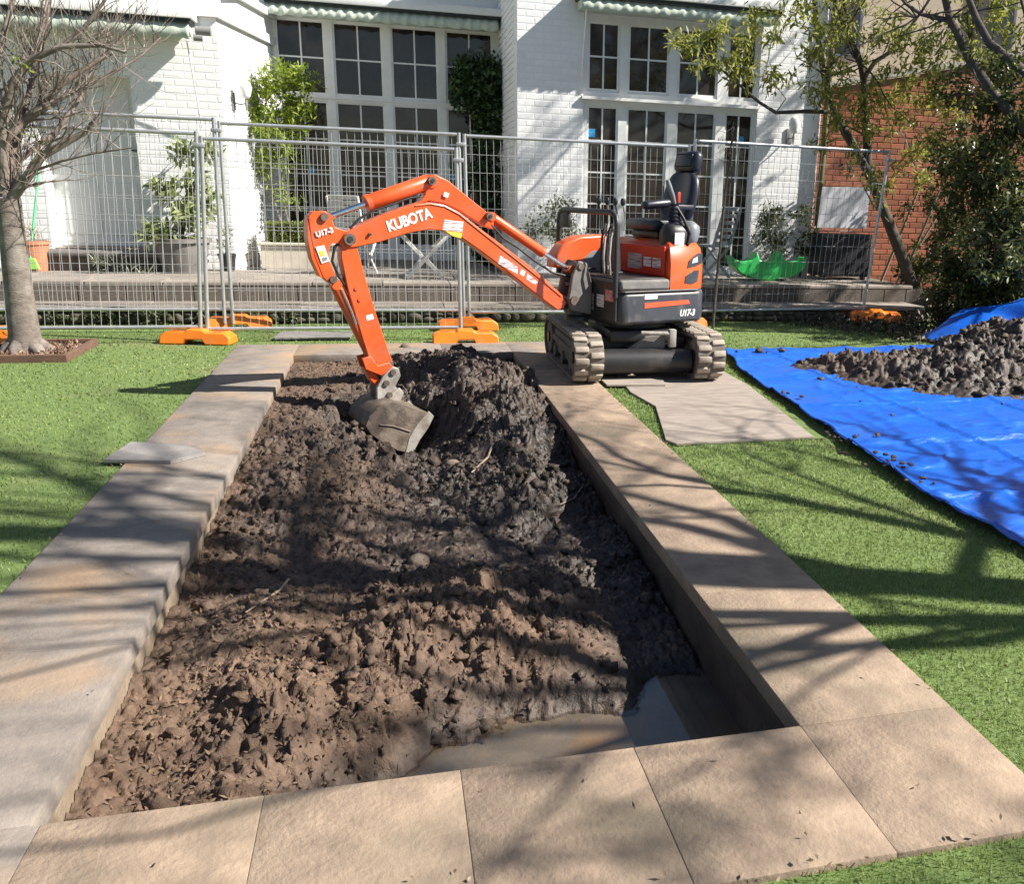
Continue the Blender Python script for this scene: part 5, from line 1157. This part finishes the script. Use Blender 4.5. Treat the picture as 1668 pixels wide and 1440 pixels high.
# leaf litter and low dark growth on the bank between tarp and steps
C = np.stack([rs.uniform(4.6, 8.8, 5000), rs.uniform(8.75, 10.8, 5000), np.zeros(5000)], 1)
keep = (C[:, 0]+ (C[:, 1]-8.7)*.55 > 5.7+.5*rs.rand(5000)); C = C[keep]; C[:, 2] = rs.rand(len(C))**2*(.08+.10*np.clip(C[:, 0]-6, 0, 1.5))
lit = foliage('leaf_litter', C, .075, .035, leafmat('litter', (.030, .026, .016), (.085, .065, .045), .1), None, rs); struct(lit, 'stuff'); tag(lit, 'dark leaf litter under the thicket on the right', 'leaf litter')
# --- trees standing outside the picture on the right, whose shadows cross the garden
def shade_tree(name, label, base, h, r, seed, leaves=0, lev=5, spread=.62, leafs=(.07, .03), nb=9, z0=.35, yb=0.):
    rs2 = np.random.RandomState(seed); t = thing(name, label, 'tree', base)
    b = MB(); p = np.array(base, float); pts = [p+np.array([.05*math.sin(k*.9+seed), .05*math.cos(k*1.3), h*k/8]) for k in range(9)]
    b.path(pts, [r*(1-.62*k/8) for k in range(9)], 12, False); b.build('trunk', m_bark, t, smooth=60, fix=False)
    b = MB(); tips = []
    for k in range(nb):
        s = z0+(1-z0)*k/nb; i = min(7, int(s*8)); q = pts[i]+(pts[i+1]-pts[i])*(s*8-i); a = k*2.4+seed
        grow(b, q, (math.cos(a), math.sin(a)*.7+yb, .55), h*.24*(1.25-s*.6), r*(.42-.28*s), lev-2, rs2, tips, 5, .16, (2, 4), spread, .70, .07, .003, 7)
    b.build('branches', m_bark, t, smooth=50, fix=False)
    if leaves:
        C = np.concatenate([cluster(tp_[0], (.14, .14, .12), leaves, rs2, .5) for tp_ in tips]); foliage('crown', C, leafs[0], leafs[1], m_lf, t, rs2, droop=.3)
    return t
shade_tree('tall_bare_tree', 'tall bare tree beyond the right edge, its trunk shadow crossing the pond', (6.0, 1.63, 0), 8.4, .19, 4, 0, 6, .6, nb=30, z0=.26, yb=.50)
shade_tree('sparse_tree', 'sparse leaved tree beyond the lower right corner, dappling the front coping', (6.6, -1.65, 0), 7.4, .10, 9, 12, 5, .7, (.11, .06), nb=12, z0=.42)
shade_tree('broad_tree', 'leafy tree beyond the right edge that shades the right lawn', (11.2, 9.2, 0), 8.5, .2, 14, 10, 5, .7, (.11, .045), nb=12, z0=.28)
# ------------------------------------------------------------------ plants and furniture on the terrace
rs = np.random.RandomState(31)
m_terra = M('terracotta', (.50, .20, .10), .8, (.42, .16, .085), 8, .2, 50)
m_pot = M('grey_pot', (.20, .18, .165), .75, (.14, .125, .115), 6, .2, 40)
m_potsoil = M('potting_soil', (.03, .022, .016), .95)
def pot(name, label, c, r, h, mat, square=False, rim=.03):
    p = thing(name, label, 'pot', c, None); c = np.array(c, float)
    MB().lathe([(r*.70, 0), (r*.97, h*.86), (r*.97, h*.88), (r*1.05, h*.88), (r*1.05, h), (r*.92, h), (r*.90, h*.90)], c, 28).build('pot_body', mat, p, smooth=40)
    MB().lathe([(r*.2, h*.90), (r*.895, h*.905)], c, 24).build('pot_soil', m_potsoil, p)
    return p
pot('terracotta_pot', 'small terracotta pot beside the bare tree trunk', (-4.12, 12.55, TZ0), .165, .36, m_terra)
shrub('pot_grass', 'thin dry grassy plant in the terracotta pot', (-4.12, 12.55, .72), [((-4.12, 12.55, .86), (.12, .12, .12), 60)], leafmat('dry_leaf', (.22, .18, .08), (.36, .32, .16), .3), .16, .012, [[(-4.12, 12.55, .72), (-4.1, 12.55, .9)]], tw=False, cat='plant')
pot('grey_planter', 'big round grey planter holding a broad leaved shrub', (-2.50, 12.60, TZ0), .33, .42, m_pot)
shrub('broad_leaved_shrub', 'pale green broad leaved shrub growing in the grey planter', (-2.50, 12.60, .80),
      [(Yc(300, 345, 12.6), (.30, .28, .22), 260), (Yc(320, 290, 12.6), (.22, .22, .2), 130), (Yc(280, 380, 12.5), (.34, .3, .12), 200), (Yc(345, 330, 12.6), (.16, .2, .2), 90), (Yc(268, 318, 12.6), (.12, .12, .12), 40), (Yc(335, 245, 12.7), (.1, .1, .1), 24), (Yc(300, 248, 12.7), (.08, .08, .05), 20)],
      leafmat('broad_leaf', (.16, .21, .06), (.36, .40, .17), .35, .4), .16, .055, [[(-2.5, 12.6, .8), (-2.52, 12.62, 1.2), Yc(300, 320, 12.6)], [(-2.5, 12.6, .8), (-2.42, 12.62, 1.3), Yc(325, 280, 12.6)], [(-2.5, 12.6, .8), (-2.35, 12.6, 1.3), Yc(340, 240, 12.7)]], 1., tw=False)
pot('slim_pot', 'small dark pot hidden beside the grey planter', (-2.02, 12.80, TZ0), .11, .22, m_blk)
shrub('small_pot_plant', 'small dark green plant in the pot beside the planter', (-2.02, 12.8, .6), [((-2.02, 12.8, .76), (.07, .07, .14), 100)], leafmat('mid_leaf', (.05, .07, .016), (.16, .17, .045), .35), .06, .02, [[(-2.02, 12.8, .6), (-2.02, 12.8, .8)]], tw=False, cat='plant')
# weeping lime green shrub and dark climber against the bay
m_lime = leafmat('bright_leaf', (.13, .20, .02), (.33, .40, .05), .5)
shrub('lime_shrub', 'bright lime green weeping shrub left of the bay window', (-1.28, 14.1, TZ0),
      [(Yc(470, 135, 14.1), (.36, .28, .30), 480), (Yc(435, 150, 14.0), (.28, .25, .30), 330), (Yc(445, 205, 14.0), (.32, .28, .32), 420), (Yc(490, 190, 14.1), (.24, .22, .28), 260), (Yc(440, 265, 14.0), (.30, .25, .30), 200), (Yc(470, 260, 14.1), (.30, .25, .30), 150), (Yc(455, 315, 14.0), (.26, .2, .22), 90)],
      m_lime, .10, .028, [[(-1.28, 14.1, .4), Yc(462, 330, 14.1), Yc(455, 230, 14.1), Yc(440, 160, 14.1)], [(-1.2, 14.1, .4), Yc(480, 320, 14.1), Yc(485, 230, 14.1)], [(-1.35, 14.1, .4), Yc(445, 320, 14.1), Yc(430, 220, 14.0)]], 1.8, dens=.11, stemmat=m_palet)
shrub('dark_climber', 'dark glossy evergreen climber right of the bay window', (1.4, 14.75, TZ0),
      [(Yc(785, 125, 14.8), (.40, .2, .30), 760), (Yc(800, 170, 14.8), (.38, .2, .35), 700), (Yc(770, 150, 14.8), (.32, .2, .3), 480), (Yc(805, 225, 14.8), (.32, .18, .35), 420), (Yc(795, 290, 14.8), (.30, .16, .35), 300), (Yc(800, 350, 14.8), (.28, .16, .35), 260), (Yc(800, 410, 14.8), (.28, .16, .3), 200)],
      leafmat('climber_leaf', (.02, .05, .018), (.085, .14, .045), .25, .3), .10, .05, [[(1.35, 14.8, .4), Yc(785, 330, 14.85), Yc(780, 220, 14.85), Yc(785, 130, 14.85)], [(1.5, 14.8, .4), Yc(805, 330, 14.85), Yc(810, 200, 14.85)], [(1.45, 14.8, .4), Yc(796, 350, 14.85), Yc(800, 250, 14.85)]], 2., cat='climber')
# clipped hedge on its low cream wall
wl = thing('planter_wall', 'low cream planter wall below the clipped hedge', 'wall', (-1.1, 13.55, TZ0))
m_cream = M('cream_render', (.60, .54, .44), .85, (.52, .46, .37), 5, .3, 40)
MB().bx(-1.68, -.45, 13.32, 13.80, TZ0-.02, .70).build('wall', m_cream, wl, bevel=.008); MB().bx(-1.71, -.42, 13.29, 13.83, .702, .74).build('capping', m_cream, wl, bevel=.008)
hp = []
for q in range(4200):
    f = rs.randint(3); x, y, z = rs.uniform(-1.60, -.86), rs.uniform(13.36, 13.76), rs.uniform(.74, 1.0)
    if f == 0: y = 13.36+abs(rs.randn())*.02
    elif f == 1: z = 1.0-abs(rs.randn())*.02
    hp.append((x, y, z))
hg = thing('box_hedge', 'small clipped box hedge on the cream planter wall', 'hedge', (-1.22, 13.56, .74))
foliage('foliage', np.array(hp), .035, .018, leafmat('box_leaf', (.08, .11, .015), (.22, .25, .045), .3), hg, rs)
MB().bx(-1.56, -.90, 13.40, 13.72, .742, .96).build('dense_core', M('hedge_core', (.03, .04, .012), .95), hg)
shrub('variegated_shrub', 'rounded light leaved shrub behind the excavator boom', (2.3, 12.6, TZ0), [(Yc(905, 355, 12.6), (.33, .3, .26), 420), (Yc(925, 385, 12.6), (.34, .3, .2), 300), (Yc(880, 375, 12.6), (.22, .25, .25), 200), (Yc(912, 335, 12.6), (.2, .2, .12), 140)],
      leafmat('variegated_leaf', (.09, .13, .04), (.38, .40, .22), .3), .065, .03, [[(2.3, 12.6, .4), (2.28, 12.6, .9)], [(2.3, 12.6, .4), (2.4, 12.6, .9)]], 1.)
shrub('round_shrub', 'dark rounded shrub behind the green rocker', (5.45, 12.6, TZ0), [(Yc(1255, 372, 12.6), (.30, .26, .30), 800), (Yc(1258, 400, 12.6), (.28, .24, .2), 400), (Yc(1256, 352, 12.6), (.22, .2, .14), 300)], m_dk, .09, .018, [[(5.45, 12.6, .4), (5.45, 12.6, .8)]], 1., dens=.09)
# ivy creeping over the lower riser on the left
C = []
for q in range(40): C.append(cluster((rs.uniform(-4.3, -1.0), 10.82, rs.uniform(0, .12)), (.10, .03, .05), 22, rs, .5))
iv = thing('ivy', 'low ivy creeping along the bottom stone riser on the left', 'ivy', (-2.6, 10.8, 0)); foliage('foliage', np.concatenate(C), .045, .032, leafmat('ivy_leaf', (.035, .05, .018), (.12, .14, .06), .25), iv, rs)
shrub('step_plant', 'strappy plant in front of the door step', (-3.4, 12.42, TZ0), [((-3.35, 12.45, .48), (.30, .08, .07), 90), ((-3.0, 12.42, .47), (.2, .08, .06), 60)], leafmat('strap_leaf', (.06, .075, .03), (.30, .30, .22), .2), .17, .018, [[(-3.4, 12.42, .4), (-3.4, 12.42, .48)]], 1., tw=False, cat='plant')
# broom
br = thing('broom', 'green handled broom leaning beside the terracotta pot', 'broom', (-3.98, 12.40, TZ0))
pa, pb = onY(51, 436, 12.40), onY(64, 265, 12.93)
MB().tube(pa+(pb-pa)*.0+np.array([0, 0, .10]), pb, .013).build('handle', M('green_pole', (.03, .42, .16), .4), br, smooth=40)
MB().prism([pa+np.array([-.09, -.02, -.02]), pa+np.array([.09, -.02, -.02]), pa+np.array([.05, -.02, .11]), pa+np.array([-.05, -.02, .11])], [pa+np.array([-.09, .03, -.02]), pa+np.array([.09, .03, -.02]), pa+np.array([.05, .03, .11]), pa+np.array([-.05, .03, .11])]).build('head', M('lime_plastic', (.30, .62, .10), .5), br, bevel=.008)

# --- furniture
m_wslat = M('white_slat', (.66, .65, .62), .7, (.54, .53, .5), 8, .2, 50, stretch=(1, 1, 1))
m_gslat = M('grey_slat', (.20, .22, .24), .6, (.30, .31, .32), 6)
def bar(a, b, w, t, nd=(0, 1, 0)):
    a = np.array(a, float); b = np.array(b, float); d = nrm(b-a); n = nrm(np.array(nd, float)-d*(np.array(nd, float)@d)); s = np.cross(n, d)
    return MB().box((a+b)/2, (np.linalg.norm(b-a), w, t), [d, s, n], .003)
tb = thing('folding_table', 'white slatted folding table with crossed legs under the boom', 'table', (.43, 12.0, TZ0))
zt = 1.05
for k in range(7): y = 11.80+k*.075; MB().bx(-.10, .92, y, y+.062, zt-.01, zt+.012, .003).build('slat', m_wslat, tb)
for y in (11.85, 12.28):
    bar((.20, y, TZ0+.005), (.80, y, zt-.015), .045, .022).build('leg', m_wslat, tb); bar((.66, y+.03, TZ0+.005), (.06, y+.03, zt-.015), .045, .022).build('leg', m_wslat, tb)
    MB().bx(-.08, .90, y-.012, y+.012, zt-.05, zt-.011).build('rail', m_wslat, tb)
def folding_chair(label, c, rz, mat, group=None, back=7, name='folding_chair'):
    s = thing(name, label, 'chair', (0, 0, 0), group)
    for y in (-.2, .2):
        bar((-.24, y, 0), (.22, y, .46), .035, .02).build('leg', mat, s); bar((.24, y*.88, 0), (-.20, y*.88, .45), .035, .02).build('leg', mat, s)
        bar((-.18, y, .44), (-.34, y, .98), .04, .022).build('back_post', mat, s)
    for k in range(5): MB().bx(-.20+k*.09, -.13+k*.09, -.21, .21, .455, .475, .003).build('seat_slat', mat, s)
    for k in range(back):
        t = .12+.86*k/(back-1); p = np.array([-.18-.16*t, 0, .44+.54*t]); MB().box(p+np.array([.014, 0, 0]), (.014, .42, .052), [(.96, 0, .28), (0, 1, 0), (-.28, 0, .96)], .003).build('back_slat', mat, s)
    s.location = c; s.rotation_euler = (0, 0, rz); return s
folding_chair('white slatted folding chair behind the arm cylinder', (-.42, 12.55, TZ0), 1.2, m_wslat, back=8)
folding_chair('grey slatted garden chair to the right of the excavator', (4.32, 12.15, TZ0), 2.2, m_gslat, back=6)
# green rocker seesaw
GYP = 11.95
gp = [(1192, 416), (1199, 423), (1212, 427), (1225, 424), (1231, 417), (1234, 411), (1239, 424), (1252, 429), (1262, 427), (1269, 417), (1273, 410), (1279, 424), (1292, 429), (1305, 427), (1313, 419), (1313, 434), (1301, 447), (1281, 455), (1255, 458), (1226, 455), (1206, 446), (1194, 432)]
g0 = [onY(x, y, GYP) for x, y in gp]; dz = TZ0+.004-min(p[2] for p in g0); g0 = [p+np.array([0, 0, dz]) for p in g0]
m_gpl = M('green_plastic', (.03, .50, .10), .35, (.025, .42, .08), 3, coat=.2)
ss = thing('seesaw_rocker', 'bright green plastic seesaw rocker on the terrace', 'seesaw', (g0[18][0], GYP+.12, TZ0))
MB().prism(g0, [p+np.array([0, .26, 0]) for p in g0]).build('shell', m_gpl, ss, bevel=.02, smooth=35)
cc = np.mean(np.array(g0), 0); MB().path([cc+np.array([-.11, -.006, .03]), cc+np.array([0, -.008, .0]), cc+np.array([.11, -.006, .03])], .012, 6).build('moulding', m_gpl, ss, smooth=40)
# black cabinet and white panel
cab = thing('black_cabinet', 'black cabinet standing in shade by the brick wall', 'cabinet', (6.45, 12.45, TZ0))
m_cab = M('cabinet_black', (.012, .012, .016), .5)
MB().bx(6.08, 6.85, 12.22, 12.70, TZ0+.05, 1.06, .01).build('body', m_cab, cab, smooth=30); MB().bx(6.10, 6.455, 12.205, 12.219, TZ0+.08, 1.02, .004).build('door', m_cab, cab); MB().bx(6.465, 6.83, 12.205, 12.219, TZ0+.08, 1.02, .004).build('door', m_cab, cab)
for x in (6.12, 6.76): MB().bx(x, x+.06, 12.26, 12.32, TZ0, TZ0+.049).build('foot', m_cab, cab)
wp = [onY(x, y, 12.30) for x, y in ((1331, 371), (1411, 372), (1418, 305), (1340, 304))]
w_ = MB().prism(wp, [p+np.array([.0, .018, 0]) for p in wp]).build('white_board', M('white_sheet', (.62, .62, .66), .6, (.55, .55, .6), 5, .15, 20), base=wp[0], bevel=.003); tag(w_, 'white rectangular board standing on the black cabinet', 'board')
shrub('dark_pot_shrub', 'dark tall shrub between the house corner and the white panel', (5.95, 12.65, TZ0), [(Yc(1310, 345, 12.6), (.16, .15, .25), 260), (Yc(1318, 390, 12.6), (.18, .18, .3), 340)], m_dk, .07, .03, [[(5.95, 12.65, .4), (5.95, 12.65, .9)]], 1., dens=.08)
# thin dead sapling
sp = thing('dead_sapling', 'thin dark dead sapling standing between excavator and steps', 'sapling', (*onZ(1160, 545)[:2], -.01))
b = MB(); pts = [onY(x, y, 9.85) for x, y in ((1160, 545), (1166, 470), (1173, 400), (1181, 320), (1188, 262), (1192, 225), (1196, 205))]
b.path(pts, [.018, .016, .015, .013, .010, .007, .004], 7, False)
b.path([pts[3], onY(1192, 290, 9.85), onY(1190, 240, 9.8), onY(1200, 215, 9.8)], [.008, .007, .005, .003], 5, False)
for q in range(14): grow(b, pts[rs.randint(4, 7)], nrm(rs.randn(3)+np.array([-.2, 0, .3])), .16, .004, 1, rs, [], 4, .3, (2, 2), .6, .7, 0, .001, 4)
b.build('stem', m_darkb, sp, smooth=50, fix=False)
foliage('dry_leaves', np.concatenate([cluster(onY(x, y, 9.85), (.05, .05, .05), 8, rs) for x, y in ((1188, 245), (1172, 232), (1200, 225), (1184, 262))]), .05, .012, leafmat('dry_dark', (.05, .04, .025), (.14, .11, .06), .2), sp, rs)

# ------------------------------------------------------------------ roots, sticks and stones in the soil
m_root = M('pale_root', (.32, .25, .19), .9, (.22, .17, .12), 10)
def stick(px, z, r, label):
    pts = [onZ(x, y, zz) for (x, y), zz in zip(px, z)]
    o = MB().path(pts, [r*(1-.5*i/(len(pts)-1)) for i in range(len(pts))], 6).build('root', m_root, base=pts[0], smooth=50); tag(o, label, 'root', 'loose roots in the soil')
def zs(x, y, up_=.012):
    z = -.1
    for _ in range(8): p = onZ(x, y, z); i = min(ny-1, max(0, int((p[1]-gy[0])/(gy[1]-gy[0])))); j = min(nx-1, max(0, int((p[0]-gx[0])/(gx[1]-gx[0])))); z = .5*z+.5*(float(Zs_p[i, j])+up_)
    return z
for px, r, lb in (([(801, 727), (795, 745), (780, 758), (768, 770)], .007, 'pale root sticking out of the dark clods'), ([(470, 944), (455, 962), (430, 978), (400, 998)], .006, 'long thin pale root on the left of the soil'), ([(700, 800), (690, 790), (712, 788)], .005, 'short curled root beside the bucket scrape'), ([(950, 790), (935, 812), (912, 822)], .006, 'pale root near the shaded right wall')):
    stick(px, [zs(x, y, .02) for x, y in px], r, lb)
for (x, y), r, lb in (((737, 757), .045, 'rounded pale stone half buried below the bucket'), ((682, 915), .055, 'brown lump of stone in the middle of the soil'), ((660, 565), .05, 'pale lump at the top of the far mound')):
    z = zs(x, y, .0); p = onZ(x, y, z); o = MB().blob(p, r, int(x), 2, .08, (1, .9, .75)).build('stone', M('soil_stone', (.20, .15, .11), .9, (.12, .09, .07), 14, .6, 50), base=p, smooth=50); tag(o, lb, 'stone')
# flakes of bark and root fibre mixed into the top of the soil
n_ = 26000; cx_ = rs.uniform(XI0+.02, XI1-.05, n_); cy_ = rs.uniform(YI0+.02, YI1-.03, n_)
ii = np.clip(((cy_-gy[0])/(gy[1]-gy[0])).astype(int), 0, ny-1); jj = np.clip(((cx_-gx[0])/(gx[1]-gx[0])).astype(int), 0, nx-1)
cz_ = Zs_p[ii, jj]; w_ = WTn[ii, jj]; ok_ = (rs.rand(n_) < np.clip(1.05-w_, .12, 1)) & ((cz_ > -.325) | (cy_ > 4.4))
Cf = np.stack([cx_, cy_, cz_+.004], 1)[ok_]; wf = w_[ok_]
fk = foliage('soil_flakes', Cf, .024, .009, leafmat('flake', (.20, .125, .078), (.026, .020, .017), .05, .9), None, rs, tint=np.clip(wf+.12, 0, 1), up=1.5); struct(fk, 'stuff'); tag(fk, 'bark flakes and root fibres mixed into the pond soil', 'soil')
# brick-coloured crumbs and dead leaves on coping and turf
C = []
for q in range(60):
    x = rs.uniform(0, 1668); y = rs.uniform(620, 1440); p = onZ(x, y, .013)
    if (XI0-.02 < p[0] < XI1+.02 and YI0-.02 < p[1] < YI1+.02) or p[0] > 2.6: continue
    C.append(p)
for q in range(70):
    t = rs.rand(); p = np.array([XO1+rs.uniform(-.03, .05), 1.7+t*5, .012]); C.append(p)
for q in range(60): C.append(np.array([XO0+rs.uniform(-.06, .03), 2.5+rs.rand()*6, .012]))
for q in range(30): C.append(np.array([rs.uniform(.2, 1.7), YO0+rs.uniform(-.05, .04), .014]))
fl_ = foliage('dead_leaves', np.array(C), .020, .009, leafmat('fallen_leaf', (.12, .075, .04), (.32, .23, .15), .15), None, rs); struct(fl_, 'stuff'); tag(fl_, 'dead leaves and crumbs scattered along the coping edges', 'leaf litter')

for o in list(bpy.data.objects):
    if '_o' in o: del o['_o']
